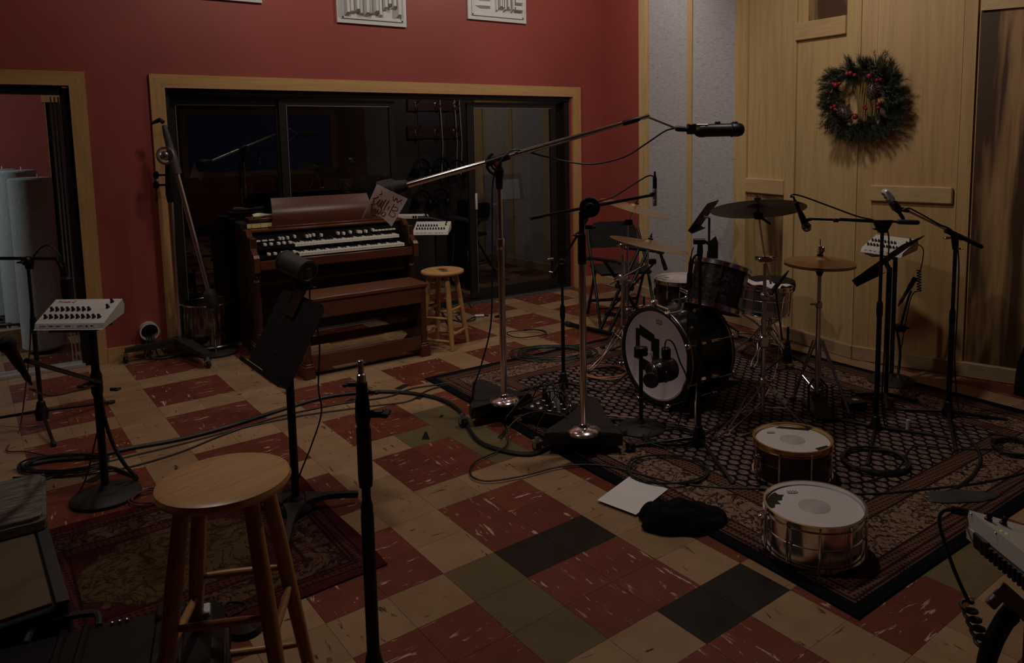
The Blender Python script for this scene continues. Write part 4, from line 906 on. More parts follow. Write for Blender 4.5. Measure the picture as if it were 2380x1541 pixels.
# ================================================================ DRUM KIT
def ext(p, q, L): d = (q-p).normalized(); return p+d*L
def drum(name, label, M, R, H, nl, shell='black_pearl', head='drum_head', hoop='chrome', cat='drum', dot=0, tube_lugs=False, hh=.022, logo=True, bottom=True, hoopmat2=None, bead=False, laz=.3):
    t = thing(name, label, cat); t.location = M.translation; t.rotation_euler = M.to_euler()
    b = MB(); n = 56; pr = [(R-.006, -H/2), (R, -H/2), (R, H/2), (R-.006, H/2)]
    if bead: pr = [(R-.004, -H/2), (R, -H/2), (R, -.006), (R+.004, -.003), (R+.004, .003), (R, .006), (R, H/2), (R-.004, H/2)]
    b.lathe(pr[:-1]+[(R, H/2)], n); b.build('shell', shell, t)
    b = MB(); b.lathe([(0, H/2+.0055), (R-.012, H/2+.0055), (R-.003, H/2+.004), (R+.002, H/2-.002)], n); hd = b.build('drum_head', head, t)
    if dot: b = MB(); b.lathe([(dot, H/2+.0056), (dot-.001, H/2+.0062), (0, H/2+.0062)], 40); b.build('centre_dot', 'head_dot', hd)
    b = MB(); b.lathe([(0, -H/2-.004), (R-.004, -H/2-.004), (R+.001, -H/2)], n); b.build('drum_head', head, t) if bottom else None
    for s, mt in ((1, hoop), (-1, hoopmat2 or hoop)):
        b = MB(); z = s*H/2; pr = [(R+.003, z-s*.008), (R+.014, z-s*.008), (R+.014, z-s*.005), (R+.0065, z-s*.004), (R+.0065, z+s*hh*.75), (R+.012, z+s*hh*.8), (R+.012, z+s*(hh*.8+.003)), (R+.0025, z+s*(hh*.8+.003)), (R+.0025, z-s*.002)]
        b.lathe(pr+[pr[0]], n); b.build('hoop', mt, t)
    for k in range(nl):
        a = laz+2*PI*k/nl; x, y = math.cos(a), math.sin(a); ro = R+.011
        if tube_lugs:
            b = MB(); b.tube([(x*ro, y*ro, -H/2+.01), (x*ro, y*ro, -H/2+.035), (x*ro, y*ro, H/2-.035), (x*ro, y*ro, H/2-.01)], [.0035, .0048, .0048, .0035], 8); b.cyl((x*(R-.002), y*(R-.002), 0), (x*ro, y*ro, 0), .0055, 8); lg = b.build('lug', hoop, t)
        else:
            MM = Matrix.Rotation(a, 4, 'Z') @ Matrix.Translation((R+.006, 0, 0)); b = MB()
            for zc in ((-.5, .5) if H > .2 else (0,)):
                if b.v: b.build('lug', hoop, t); b = MB()
                zz = zc*H*.55; L = .032 if H > .2 else H*.33
                b.hull([(-.006, i*.010, zz+j*L) for i in (-1, 1) for j in (-1, 1)]+[(.009, i*.006, zz+j*L*.8) for i in (-1, 1) for j in (-1, 1)], MM)
            lg = b.build('lug', hoop, t)
        for s in (-1, 1):
            z1 = s*(H/2+.004); z0 = s*(H*.55*.5 if H > .2 and not tube_lugs else H*.18)
            b = MB(); b.tube([(x*ro, y*ro, z0), (x*ro, y*ro, z1)], .0028, 6); b.tube([(x*ro, y*ro, z1-s*.004), (x*ro, y*ro, z1+s*.010)], .005, 6); b.build('tension_rod', hoop, lg)
    return t
def local(t, mb, name, mat, par=None, label=None): return mb.build(name, mat, par or t, label)
def crown(M, t, s=.03, mat='ink'):
    """the drum-head maker's printed crown and word"""
    b = MB(); pts = [(-1, .1), (-.8, .75), (-.5, .35), (-.25, .9), (0, .4), (.25, .9), (.5, .35), (.8, .75), (1, .1)]
    b.tube([M @ Vector((x*s, y*s, .0005)) for x, y in pts], s*.05, 4); b.tube([M @ Vector((x*s, (-.1-.25*(1-x*x))*s, .0005)) for x in [i/5-1 for i in range(11)]], s*.05, 4); b.build('printed_emblem', mat, t)
    text('lettering', 'REMO', s*.62, mat, M @ Matrix.Translation((0, -.02*s, .0004)), t, depth=.0002)
# ---- bass drum; its axis runs along +X, the front head looks toward -X
ka = math.radians(1.5); ax = Vector((math.cos(ka), math.sin(ka), 0)); R_ = .278
bc = N(1519, 834, F(1519, 948)); bc.z = R_+.045
KM = basis(bc+ax*.20, (ax.cross(Vector((0, 0, 1)))), (0, 0, 1))      # local z points to -X (the front)
KM = Matrix((ax.cross(Vector((0, 0, 1))).normalized(), Vector((0, 0, 1)), -ax)).transposed()
if KM.determinant() < 0: KM = Matrix((-ax.cross(Vector((0, 0, 1))).normalized(), Vector((0, 0, 1)), -ax)).transposed()
KM = KM.to_4x4(); KM.translation = bc+ax*.20
BH = .36
kt = thing('bass_drum', 'large bass drum with a pale front head patched with black tape', 'drum'); kt.location = KM.translation; kt.rotation_euler = KM.to_euler()
b = MB(); b.lathe([(R_-.004, -BH/2), (R_, -BH/2), (R_, BH/2), (R_-.004, BH/2)], 64); b.build('shell', 'black_gloss', kt)
b = MB(); b.lathe([(0, BH/2+.001), (R_-.022, BH/2+.001), (R_-.014, BH/2+.006), (R_-.004, BH/2+.004), (R_+.001, BH/2-.006)], 64); khd = b.build('drum_head', 'kick_head', kt)
b = MB(); b.lathe([(0, -BH/2-.001), (R_, -BH/2-.001)], 64); b.build('drum_head', 'black_matte', kt)
for s in (1, -1):
    b = MB(); z = s*BH/2; pr = [(R_+.002, z-s*.03), (R_+.018, z-s*.03), (R_+.020, z-s*.026), (R_+.020, z+s*.012), (R_+.016, z+s*.016), (R_+.002, z+s*.016)]; b.lathe(pr+[pr[0]], 64); b.build('hoop', 'black_gloss', kt)
    b = MB(); b.lathe([(R_+.0205, z-s*.014), (R_+.022, z-s*.012), (R_+.022, z-s*.004), (R_+.0205, z-s*.002)], 64); b.build('hoop_inlay', 'steel', kt, 'grey inlay stripe')
for k in range(8):
    a = .39+2*PI*k/8; x, y = math.cos(a), math.sin(a)
    for s in (1, -1):
        b = MB(); MM = Matrix.Rotation(a, 4, 'Z'); b.hull([(R_+i, j, s*(BH/2-.12)+q) for i, j, q in ((0, -.012, -.03), (0, .012, -.03), (0, -.012, .03), (0, .012, .03), (.018, -.007, -.022), (.018, .007, -.022), (.018, -.007, .022), (.018, .007, .022))], MM); lg = b.build('lug', 'chrome', kt)
        b = MB(); b.tube([(x*(R_+.026), y*(R_+.026), s*(BH/2-.11)), (x*(R_+.026), y*(R_+.026), s*(BH/2+.02))], .0035, 6); b.build('tension_rod', 'chrome', lg)
        b = MB(); b.box((R_+.026, 0, s*(BH/2+.012)), (.022, .026, .022), b=.004, M=MM); b.box((R_+.032, 0, s*(BH/2+.030)), (.008, .036, .02), b=.004, M=MM); b.build('claw_hook', 'chrome', lg)
# tape patches and the square opening on the head (local x, y on the front face)
sx = 1 if (KM.to_3x3() @ Vector((1, 0, 0))).dot(RH) > 0 else -1
def patch(par, polys, mat, z=.0015, name='tape_patch', lab=None):
    b = MB()
    for i, p in enumerate(polys): b.prism(p if sx > 0 else [(-x, y) for x, y in p][::-1], BH/2+z, BH/2+z+.0006+.0002*i)
    return b.build(name, mat, par, lab)
rc = lambda x0, y0, x1, y1: [(x0, y0), (x1, y0), (x1, y1), (x0, y1)]
patch(khd, [[(-.145, .165), (-.012, .125), (-.012, .068), (-.145, .098)], rc(-.178, -.05, -.142, .137), rc(-.04, .02, .03, .105), rc(-.195, -.055, -.13, .0), [(-.15, -.035), (-.025, -.06), (-.025, -.13), (-.15, -.105)], rc(-.025, -.10, .03, .04)], 'black_matte', lab='black gaffer tape')
crown(Matrix.Translation((sx*.03, .205, BH/2+.0015)) if sx > 0 else Matrix.Translation((-.03, .205, BH/2+.0015)), khd, .026, 'ink')
# rack-tom mount and spurs
rt_c = N(1668, 668, bc+ax*.26); rt_n = (Vector((0, 0, 1))+ax*.36+FW*.06).normalized()
b = MB(); pb = bc+ax*.22+Vector((0, 0, R_)); b.tube([pb, pb+Vector((0, 0, .10)), rt_c-rt_n*.10], .013, 10); b.build('tom_mount', 'chrome', kt, world=True)
b = MB(); q = bc+ax*.03+Vector((0, 0, R_+.015)); b.tube([q-Vector((0, .10, 0)), q+Vector((0, .02, .012)), q+Vector((0, .10, .02))], .010, 8); b.box(q+Vector((0, .03, .02)), (.05, .04, .04), b=.008); b.build('rim_clamp', 'chrome', kt, world=True)
for s in (-1, 1):
    q = bc+ax*.12+Vector((0, s*R_*.86, -R_*.45)); b = MB(); b.tube([q, q+Vector((-.16, s*.16, -(q.z-.012)))], .008, 8); b.build('spur', 'chrome', kt, world=True)
# rack tom, floor tom, snare
TM = orient(rt_c, rt_n, ax)
t = drum('rack_tom', 'black pearl rack tom tilted above the bass drum', TM, .168, .245, 6, tube_lugs=False, laz=.2)
ft_t = N(1588, 651, (2.62, 1.62, 0)); FR = .208; FH = .36
fc = Vector((ft_t.x, ft_t.y, ft_t.z-FH/2)); t = drum('floor_tom', 'black pearl floor tom behind the rack tom', Matrix.Translation(fc), FR, FH, 8, laz=.25)
for k in range(3):
    a = .9+2*PI*k/3; x, y = math.cos(a)*(FR+.022), math.sin(a)*(FR+.022)
    b = MB(); b.tube([(x, y, .06), (x, y, -FH/2-.1), (x*1.12, y*1.12, -fc.z+.02)], .0055, 8); b.box((x*.96, y*.96, -.02), (.04, .04, .06), a, .006); lg = b.build('leg', 'chrome', t); b = MB(); b.ball((x*1.12, y*1.12, -fc.z+.016), .014, 10); b.build('rubber_foot', 'rubber', lg)
crown(Matrix.Translation((-.05, .12, FH/2+.006)), t.children[1], .02)
b = MB(); b.box((0, 0, 0), (.01, .01, .01))
sn = N(1778, 668, (3.02, 1.05, 0)); SH = .165
SM = orient(Vector((sn.x, sn.y, sn.z-SH/2)), (.08, 0, 1))
t = drum('snare_drum', 'dark metal snare drum on its stand with a white towel over it', SM, .178, SH, 8, 'steel', tube_lugs=True, bead=True)
plain('dark_shell', (.10, .075, .07), .25, .9, .1); t.children[0].data.materials[0] = MATS['dark_shell']
b = MB(); rd = random.Random(4); b.grid(lambda u, v: (-.165+.31*u+.01*math.sin(9*v), -.10+.22*v+.012*math.sin(7*u), SH/2+.020+.008*math.sin(11*u+5*v)+.006*math.sin(17*v)), 26, 20, .006, SM); tw = b.build('towel', 'white_cloth'); tag(tw, 'white towel laid over the head of the snare drum on its stand', 'towel')
def hw_stand(t, P, z0, z1, r=.0125, feet=None, hubz=.36, mat='satin_chrome'):
    P = Vector((P[0], P[1], 0)); seg_tube(t, 'pole', [P+Vector((0, 0, .06)), P+Vector((0, 0, z0))], r, mat, 14); seg_tube(t, 'upper_pole', [P+Vector((0, 0, z0)), P+Vector((0, 0, z1))], r*.72, mat, 12)
    for z in (z0, hubz): 
        b = MB(); b.box(P+Vector((0, 0, z)), (.045, .045, .05), .4, .01); b.cyl(P+Vector((0, 0, z))+RH*.02, P+Vector((0, 0, z))+RH*.055, .006, 8); b.box(P+Vector((0, 0, z))+RH*.055, (.012, .012, .03), 0, .003); b.build('memory_lock', mat, t, world=True)
    for e in feet or []:
        e = Vector((e[0], e[1], .014)); d = e-P; d.z = 0; L = d.length; d.normalize(); sd = Vector((-d.y, d.x, 0)); k = P+d*L*.52+Vector((0, 0, hubz*.44))
        b = MB()
        for s in (-1, 1): b.tube(spline([P+d*.02+sd*.012*s+Vector((0, 0, hubz)), P+d*L*.28+sd*.022*s+Vector((0, 0, hubz*.72)), k+sd*.006*s, P+d*L*.78+sd*.018*s+Vector((0, 0, hubz*.2)), e+sd*.008*s], 4), .0048, 6)
        lg = b.build('leg', mat, t, world=True)
        seg_tube(t, 'brace', [P+Vector((0, 0, .09)), k], .004, mat, 6)
        b = MB(); b.tube([e-d*.025+Vector((0, 0, .008)), e, e+d*.015], [.010, .014, .012], 8); b.build('rubber_foot', 'rubber', lg, world=True)
P = Vector((sn.x, sn.y, 0)); st = thing('snare_stand', 'chrome basket stand holding the snare drum', 'stand', P)
hw_stand(st, P, .30, sn.z-SH-.12, feet=[P+Vector((.2, -.14, 0)), P+Vector((-.22, -.08, 0)), P+Vector((.02, .24, 0))], hubz=.24)
for k in range(3):
    a = .4+2*PI*k/3; q = P+Vector((math.cos(a)*.165, math.sin(a)*.165, sn.z-SH-.012)); b = MB(); b.tube(spline([P+Vector((0, 0, sn.z-SH-.16)), P.lerp(q, .4)+Vector((0, 0, sn.z-SH-.09-P.lerp(q, .4).z)), q-Vector((0, 0, .012)), q+Vector((0, 0, .03))], 4), .007, 8); b.build('basket_arm', 'chrome', st, world=True)
# throne
th = N(1790, 648, (3.42, 1.0, 0)); P = Vector((th.x, th.y, 0)); t = thing('drum_throne', 'round black drum throne behind the snare drum', 'stool', P)
b = MB(); h = th.z; b.lathe([(0, h-.10), (.15, h-.10), (.178, h-.08), (.185, h-.04), (.178, h-.01), (.15, h), (0, h+.004)], 40); b.build('seat', 'black_matte', t)
hw_stand(t, P, .30, h-.09, .014, [P+Vector((math.cos(a)*.27, math.sin(a)*.27, 0)) for a in (.2, 2.3, 4.4)], .26)
# ---- cymbals
def cymbal(label, c, nrm, R, mat='cymbal', bell=.055, hgt=.022, name='cymbal', up=1):
    t = thing(name, label, 'cymbal'); M = orient(c, nrm); t.location = M.translation; t.rotation_euler = M.to_euler()
    pr = [(0, hgt+.016), (bell*.45, hgt+.015), (bell*.85, hgt+.006), (bell, hgt), (bell*1.3, hgt-.003), (R*.6, hgt*.5), (R*.85, hgt*.16), (R, 0)]
    b = MB(); b.lathe([(r, z) for r, z in pr]+[(R, -.0012)]+[(r, z-.0012) for r, z in reversed(pr[:-1])], 64)
    for k in range(9):
        q = R*(.3+.07*k)
    b.build('disc', mat, t)
    b = MB(); b.lathe([(.006, hgt+.014), (.018, hgt+.014), (.018, hgt+.024), (.006, hgt+.024)], 16); b.tube([(0, 0, -.03), (0, 0, hgt+.055)], .0042, 8); b.box((0, 0, hgt+.036), (.036, .01, .016), b=.003); b.build('wing_nut', 'black', t)
    return t
# ride on a chrome stand
Pr = F(1772, 982); rc_ = N(1762, 487, Pr, -.02); P = Vector((Pr.x, Pr.y, 0))
rn = (Vector((0, 0, 1))+FW*.31).normalized(); cymbal('large dark ride cymbal tilted away, on a chrome stand', rc_, rn, .262, 'old_cymbal', .06, .024)
t = thing('cymbal_stand', 'chrome cymbal stand under the dark ride cymbal', 'stand', P); zz = lambda y: Vector((P.x, P.y, Z(P, y)))
hw_stand(t, P, Z(P, 690), Z(P, 612), .0135, [F(1658, 1028), F(1888, 1002), F(1745, 905)], Z(P, 886))
seg_tube(t, 'tilt_rod', [N(1792, 660, P), N(1777, 598, P), rc_-rn*.03], .0065, 'chrome'); b = MB(); b.box(N(1778, 602, P), (.085, .05, .03), RHA, .008); b.cyl(N(1755, 600, P), N(1800, 600, P), .012, 10); b.build('tilter', 'chrome', t, world=True)
b = MB(); q = rc_-rn*.035; b.box(q, (.05, .04, .04), RHA, .008); b.tube([q, N(1790, 520, P)], [.008, .007], 8); b.build('top_tilter', 'black', t, world=True); b = MB(); b.box(zz(792), (.06, .06, .075), RHA, .012); b.cyl(zz(792)-RH*.05, zz(792)+RH*.05, .012, 10); b.build('clamp', 'chrome', t, world=True)
b = MB()
for k in range(3):
    e0, e1 = P.lerp(F(1888, 1002), .18+.1*k)+Vector((0, 0, Z(P, 886)*(.88-.1*k))), P.lerp(F(1888, 1002), .25+.1*k)+Vector((0, 0, Z(P, 886)*(.80-.1*k))); b.tube([e0-FW*.03, e1-FW*.03], .011, 4)
b.build('tape_wrap', 'white_plastic', t, 'strips of white tape around one leg', world=True)
# hi-hat
Ph = F(1897, 957); P = Vector((Ph.x, Ph.y, 0)); hc = Vector((P.x, P.y, Z(P, 611))); zz = lambda y: Vector((P.x, P.y, Z(P, y)))
cymbal('upper hi-hat cymbal of the bronze pair beside the right music stand', hc+Vector((0, 0, .004)), (0.0, -.02, 1), .204, 'hat_cymbal', .05, .022, 'hi_hat_cymbal'); cymbal('lower hi-hat cymbal, upside down under the upper one', hc-Vector((0, 0, .012)), (0, .02, -1), .204, 'hat_cymbal', .05, .020, 'hi_hat_cymbal')
t = thing('hi_hat_stand', 'chrome hi-hat stand with folded-out legs and a black pedal', 'stand', P)
seg_tube(t, 'pole', [P+Vector((0, 0, .05)), zz(715)], .0135, 'chrome', 14); seg_tube(t, 'upper_pole', [zz(715), zz(640)], .0115, 'chrome'); seg_tube(t, 'pull_rod', [zz(640), zz(556)], .0035, 'chrome')
b = MB(); b.tube([zz(640), zz(628), zz(622), zz(618)], [.014, .026, .026, .012], 16); b.build('seat_cup', 'black', t, world=True); b = MB(); b.tube([zz(592), zz(590), zz(572), zz(570)], [.006, .012, .012, .006], 12); b.box(zz(580)+RH*.018, (.016, .012, .03), RHA, .003); b.build('clutch', 'chrome', t, world=True)
b = MB(); b.box(zz(708), (.035, .035, .045), RHA, .008); b.cyl(zz(707), zz(707)-RH*.05, .006, 8); b.build('memory_lock', 'chrome', t, world=True)
for e in (F(1843, 935), F(1976, 975), F(1905, 900)):
    e.z = .015; b = MB(); k = P.lerp(e, .5); d = (e-P); d.z = 0; d.normalize(); sd = Vector((-d.y, d.x, 0)); tp = Z(P, 790)
    for s in (-1, 1): b.tube([P+d*.022+sd*.014*s+Vector((0, 0, tp)), P.lerp(e, .7)+sd*.006*s+Vector((0, 0, tp*.36)), e+sd*.006*s], .006, 8)
    lg = b.build('leg', 'satin_chrome', t, world=True); b = MB(); b.tube([e-d*.02+Vector((0, 0, .02)), e+d*.015], [.012, .015], 8); b.build('rubber_foot', 'rubber', lg, world=True)
    seg_tube(t, 'brace', [P+Vector((0, 0, .12)), P.lerp(e, .62)+Vector((0, 0, tp*.42))], .0045, 'chrome', 6)
b = MB(); q = P-FW*.02; b.box(q+Vector((0, 0, .02)), (.11, .30, .02), math.atan2(FW.y, FW.x)-PI/2, .004); b.build('pedal_base', 'black', t, world=True); b = MB(); b.box((0, 0, 0), (.085, .24, .010), b=.004, M=Matrix.Translation(q-FW*.08+Vector((0, 0, .075))) @ Matrix.Rotation(math.atan2(FW.y, FW.x)-PI/2, 4, 'Z') @ Matrix.Rotation(.35, 4, 'X')); b.build('footboard', 'black', t, world=True)
for s in (-1, 1): seg_tube(t, 'pedal_post', [q+RH*.05*s+Vector((0, 0, .02)), q+RH*.055*s+Vector((0, 0, .16)), P+RH*.02*s+Vector((0, 0, .20))], .007, 'black')
# crash cymbals at the back
Pc = F(1449, 852); P = Vector((Pc.x, Pc.y, 0)); zz = lambda y, e=0: N(1447, y, P, e); c2 = N(1520, 557, P, -.25)
def tilt(c, x0, y0, x1, y1, e0, e1, P): a, b_ = N(x0, y0, P, e0), N(x1, y1, P, e1); return a, b_
l2, r2 = N(1417, 550, P, -.25), N(1601, 588, P, -.25); u2 = (r2-l2).normalized(); n2 = u2.cross(FW+Vector((0, 0, -.03))).normalized(); n2 = n2 if n2.z > 0 else -n2
cc = (l2+r2)/2; cymbal('bronze crash cymbal nearest the rack tom, tilted toward the right', cc, n2, (r2-l2).length/2, 'cymbal', .05, .022)
t = thing('cymbal_stand', 'chrome cymbal stand with a boom arm left of the bass drum', 'stand', P)
hw_stand(t, P, Z(P, 655), Z(P, 590), .0155, [F(1368, 868), F(1482, 905), F(1478, 822)], Z(P, 765))
b = MB(); q = zz(572); b.box(q, (.05, .035, .04), RHA, .008); b.tube([q-RH*.04, q+RH*.05+Vector((0, 0, .01))], .009, 8); b.build('tilter', 'chrome', t, world=True); b = MB(); b.box(zz(645), (.07, .05, .05), RHA, .01); b.cyl(zz(645)-RH*.06-Vector((0, 0, .01)), zz(645)+RH*.05, .012, 10); b.build('boom_clamp', 'chrome', t, world=True)
seg_tube(t, 'boom_arm', [N(1418, 660, P), N(1505, 614, P, -.05), cc-n2*.03], .007, 'chrome')
l1, r1 = N(1395, 463, P, .25), N(1556, 507, P, .25); u1 = (r1-l1).normalized(); n1 = u1.cross(FW+Vector((0, 0, .03))).normalized(); n1 = n1 if n1.z > 0 else -n1
c1 = (l1+r1)/2; cymbal('bronze crash cymbal highest at the back, above the folding chair', c1, n1, (r1-l1).length/2, 'cymbal', .05, .022)
P2 = P+FW*.27+RH*.05; t = thing('cymbal_stand', 'dark cymbal stand directly behind the chrome one, holding the highest crash cymbal', 'stand', P2)
q = N(1461, 517, P2); hw_stand(t, P2, .55, q.z-.01, .011, [P2+Vector((.22, .1, 0)), P2+Vector((-.05, .25, 0)), P2+Vector((.1, -.22, 0))], .34, 'steel'); seg_tube(t, 'tilt_rod', [q, c1-n1*.02], .006, 'chrome'); b = MB(); b.box(q, (.06, .04, .04), RHA, .008); b.tube([q, q-RH*.06-Vector((0, 0, .02))], [.009, .007], 8); b.build('tilter', 'black', t, world=True)
# ---- loose snares on the rug
def strainer(t, R, H, a, butt=True):
    MM = Matrix.Rotation(a, 4, 'Z') @ Matrix.Translation((R, 0, 0)); b = MB(); b.box((.010, 0, .0), (.02, .035, .07), b=.004, M=MM); b.box((.028, 0, .02), (.016, .02, .05), b=.004, M=MM); b.ball((.03, 0, -.035), .009, 10, M=MM); b.ball((.026, .012, .045), .007, 8, M=MM); b.tube([MM @ Vector(p) for p in ((.02, 0, -.03), (.03, .01, -.05), (.026, .03, -.06))], .003, 6); b.build('snare_strainer', 'chrome', t)
mid = N(1892, 1188, (1.33, -.55, 0)); s1 = F(1893, 1184, .172); H1 = .155; SMt = Matrix.Translation(Vector((s1.x, s1.y, H1/2+.024)))
t = drum('snare_drum', 'polished chrome snare drum lying on the rug corner, nearest the camera', SMt, .186, H1, 10, 'chrome', dot=.062, tube_lugs=True, bead=True, laz=.12); strainer(t, .186, H1, RHA+PI*.98)
hd = t.children[1]; cr = Matrix.Rotation(RHA, 4, 'Z'); crown(cr @ Matrix.Translation((-.055, .115, H1/2+.006)), hd, .022)
b = MB(); pl = [(-.182, .01), (-.178, .055), (-.150, .098), (-.125, .122), (-.118, .10), (-.095, .098), (-.108, .075), (-.115, .052), (-.135, .05), (-.128, .02), (-.150, .022), (-.158, -.005), (-.172, -.012)]; b.prism(pl, H1/2+.0057, H1/2+.0066, cr); b.build('tape_patch', 'black_matte', hd, 'torn black tape patches')
s2 = F(1842, 1028, .172); SMt = Matrix.Translation(Vector((s2.x, s2.y, H1/2+.024))) @ Matrix.Rotation(0, 4, 'Z')
t = drum('snare_drum', 'dark metal snare drum with a brass upper hoop, lying behind the chrome snare', SMt, .176, H1, 8, 'dark_shell', hoop='chrome', dot=.060, tube_lugs=True, bead=True, laz=.35); strainer(t, .176, H1, RHA+PI*1.12)
for ch in t.children:
    if ch.name.startswith('hoop'): ch.data.materials[0] = MATS['brass']; break
hd = t.children[1]; crown(cr @ Matrix.Translation((-.082, .085, H1/2+.006)), hd, .02)
for poly in ([(-.045, .148), (.11, .108), (.125, .135), (-.02, .166)], [(.075, -.105), (.14, -.072), (.155, -.10), (.09, -.135)]): b = MB(); b.prism([(x, y) for x, y in poly], H1/2+.0057, H1/2+.0066, cr); b.build('tape_patch', 'black_matte', hd, 'strip of black tape')
# ---- microphones and stands around the kit
P = F(1490, 1000); P = Vector((P.x, P.y, 0)); zt = Z(P, 820); t = roundstand('short round-base stand in front of the bass drum', P, zt, .135, .0115, name='microphone_stand', cat='microphone stand')
q = Vector((P.x, P.y, zt)); b = MB(); b.box(q+Vector((0, 0, .01)), (.075, .05, .05), RHA, .008); b.build('mount_block', 'black', t, world=True)
kd = (ax*.75+RH*.2).normalized(); bo = N(1533, 862, P, .02)
tm = thing('microphone', 'bulky round black microphone against the tape on the bass drum head', 'microphone', bo)
MM = orient(bo-kd*.06, kd); b = MB(); b.lathe([(0, 0), (.044, 0), (.052, .01), (.055, .022), (.06, .03), (.066, .05), (.068, .12), (.06, .15), (.03, .165), (0, .168)], 32, MM); b.build('body', 'black_gloss', tm, world=True)
b = MB(); b.lathe([(0, -.004), (.043, -.004), (.045, 0)], 28, MM); b.build('grille', 'plastic_grey', tm, world=True); b = MB(); b.ring((0, 0, .004), .050, .004, 28, 6, MM); b.build('band', 'steel', tm, world=True)
b = MB(); b.box(N(1548, 820, P, .05), (.05, .05, .06), RHA, .008); b.build('yoke', 'black', tm, world=True)
b = MB()
for k, (x, y, sx_) in enumerate(((1533, 850, .02), (1546, 866, .018), (1548, 886, .02))): b.box(N(x, y, P, -.065+.03*k), (sx_, .006, .018), RHA, .002)
b.build('label_tape', 'white_plastic', tm, 'pale tape marks', world=True)
tp = thing('pop_screen', 'round grey pad clipped to the short stand beside the bass drum microphone', 'pad', N(1514, 882, P, -.06)); b = MB(); b.lathe([(0, -.006), (.042, -.006), (.045, 0), (.042, .006), (0, .006)], 28, orient(N(1513, 884, P, -.06), -FW-RH*.3)); b.build('disc', 'iron', tp, world=True); seg_tube(tp, 'wire_arm', [q+Vector((0, 0, .015)), N(1512, 822, P, -.03), N(1517, 850, P, -.05), N(1512, 884, P, -.05)], .003, 'steel', 6, sp=4)
cable('microphone_cable', 'black cable rising from the round bass drum microphone in a loop', [N(1550, 845, P, .02), N(1545, 812, P, .02), N(1550, 790, P, .02), N(1566, 800, P, .03), N(1580, 840, P, .02), N(1596, 880, P, .0), N(1590, 930, P, .0), F(1560, 968, .02), F(1535, 985, .01), F(1500, 1010, .006), F(1440, 1018, .006)], .0045)
P = F(1624, 1040); P = Vector((P.x, P.y, 0)); zz = lambda y: Vector((P.x, P.y, Z(P, y)))
t = tripod('black tripod microphone stand standing straight in front of the rack tom', P, Z(P, 600), feet=[F(1470, 1042), F(1702, 1128), F(1690, 985)], hub=Z(P, 1015), split=.52, r=.0095, legmat='black_gloss')
b = MB(); b.cyl(N(1612, 561, P), N(1638, 561, P), .016, 14); b.tube([N(1638, 561, P), N(1655, 572, P), N(1660, 590, P)], .008, 8); b.tube([zz(600), zz(585), zz(562)], [.012, .016, .012], 12); b.build('swivel_head', 'black', t, world=True)
seg_tube(t, 'gooseneck', [zz(590), N(1612, 600, P), N(1606, 640, P, .05), N(1600, 690, P, .08)], .006, 'black', sp=5)
m0 = N(1602, 668, P, .10); mic('thin black clip microphone at the left edge of the rack tom', m0, N(1607, 575, P, .06)-m0, .09, 'dynamic')
cable('microphone_cable', 'thin black cable hanging beside the straight tripod stand in front of the kit', [N(1612, 575, P), N(1606, 600, P), N(1601, 690, P, .02), N(1598, 760, P, .02), N(1597, 860, P), N(1590, 930, P), F(1575, 990, .02), F(1540, 1022, .008), F(1470, 1000, .008)], .0035)
# tom microphone by the crash
Pq = Vector((2.35, 1.75, 0)); m0, m1 = N(1548, 628, Pq), N(1533, 583, Pq); mic('black microphone with a silver band pointing down at the floor tom', m0, m1-m0, .12, 'dynamic')
P = F(1462, 838); P = Vector((P.x+.25, P.y+.12, 0)); t = tripod('low black boom stand behind the bass drum reaching over the floor tom', P, N(1490, 690, P).z, .5, .26, .11, r=.008)
boom(t, N(1408, 730, P), N(1520, 612, Pq), .0075, grip=.08)
b = MB(); b.box(N(1516, 608, Pq), (.06, .035, .04), RHA, .008); b.build('microphone_mount', 'black', t, world=True)
# overhead on the right: boom across the ride
P = F(2035, 1000); P = Vector((P.x, P.y, 0)); zz = lambda y: Vector((P.x, P.y, Z(P, y))); hd = zz(517)
t = tripod('black tripod boom stand with a level boom, in front of the hi-hat', P, Z(P, 525), feet=[F(1912, 972), F(2200, 1022), F(2016, 1086)], hub=Z(P, 990), split=.60, r=.0095)
a, e = N(2132, 517, P), N(1886, 509, P); boom(t, a, e, .0065, grip=.11); seg_tube(t, 'boom_sleeve', [N(1952, 510, P), N(2028, 514, P)], .009, 'black'); b = MB(); b.hull([hd+RH*x+FW*y+Vector((0, 0, z)) for y in (-.014, .014) for x, z in ((-.055, .012), (.055, .012), (.02, -.055), (-.02, -.055))]); b.build('tee', 'black', t, world=True); wing(t, N(2040, 532, P, -.02), -RH, s=.8); clutch(t, N(1943, 512, P), (a-e), .011, .03)
m0, m1 = N(1879, 538, P), N(1858, 490, P); mic('black ball-headed microphone hanging at the right edge of the ride cymbal', m0, m1-m0, .125, 'ball'); clip(t, e, N(1874, 512, P), .009)
cable('microphone_cable', 'black cable running back along the level boom over the ride cymbal', [m1+(m1-m0).normalized()*.085, N(1838, 458, P), N(1843, 452, P), N(1870, 458, P), N(1930, 480, P), N(1990, 502, P), N(2030, 512, P, -.02), N(2058, 530, P, -.02), N(2066, 560, P, .03), N(2062, 640, P, .03), N(2056, 800, P, .03), N(2050, 940, P, .02), N(2062, 1020, P), F(2050, 1075, .01)], .0045)
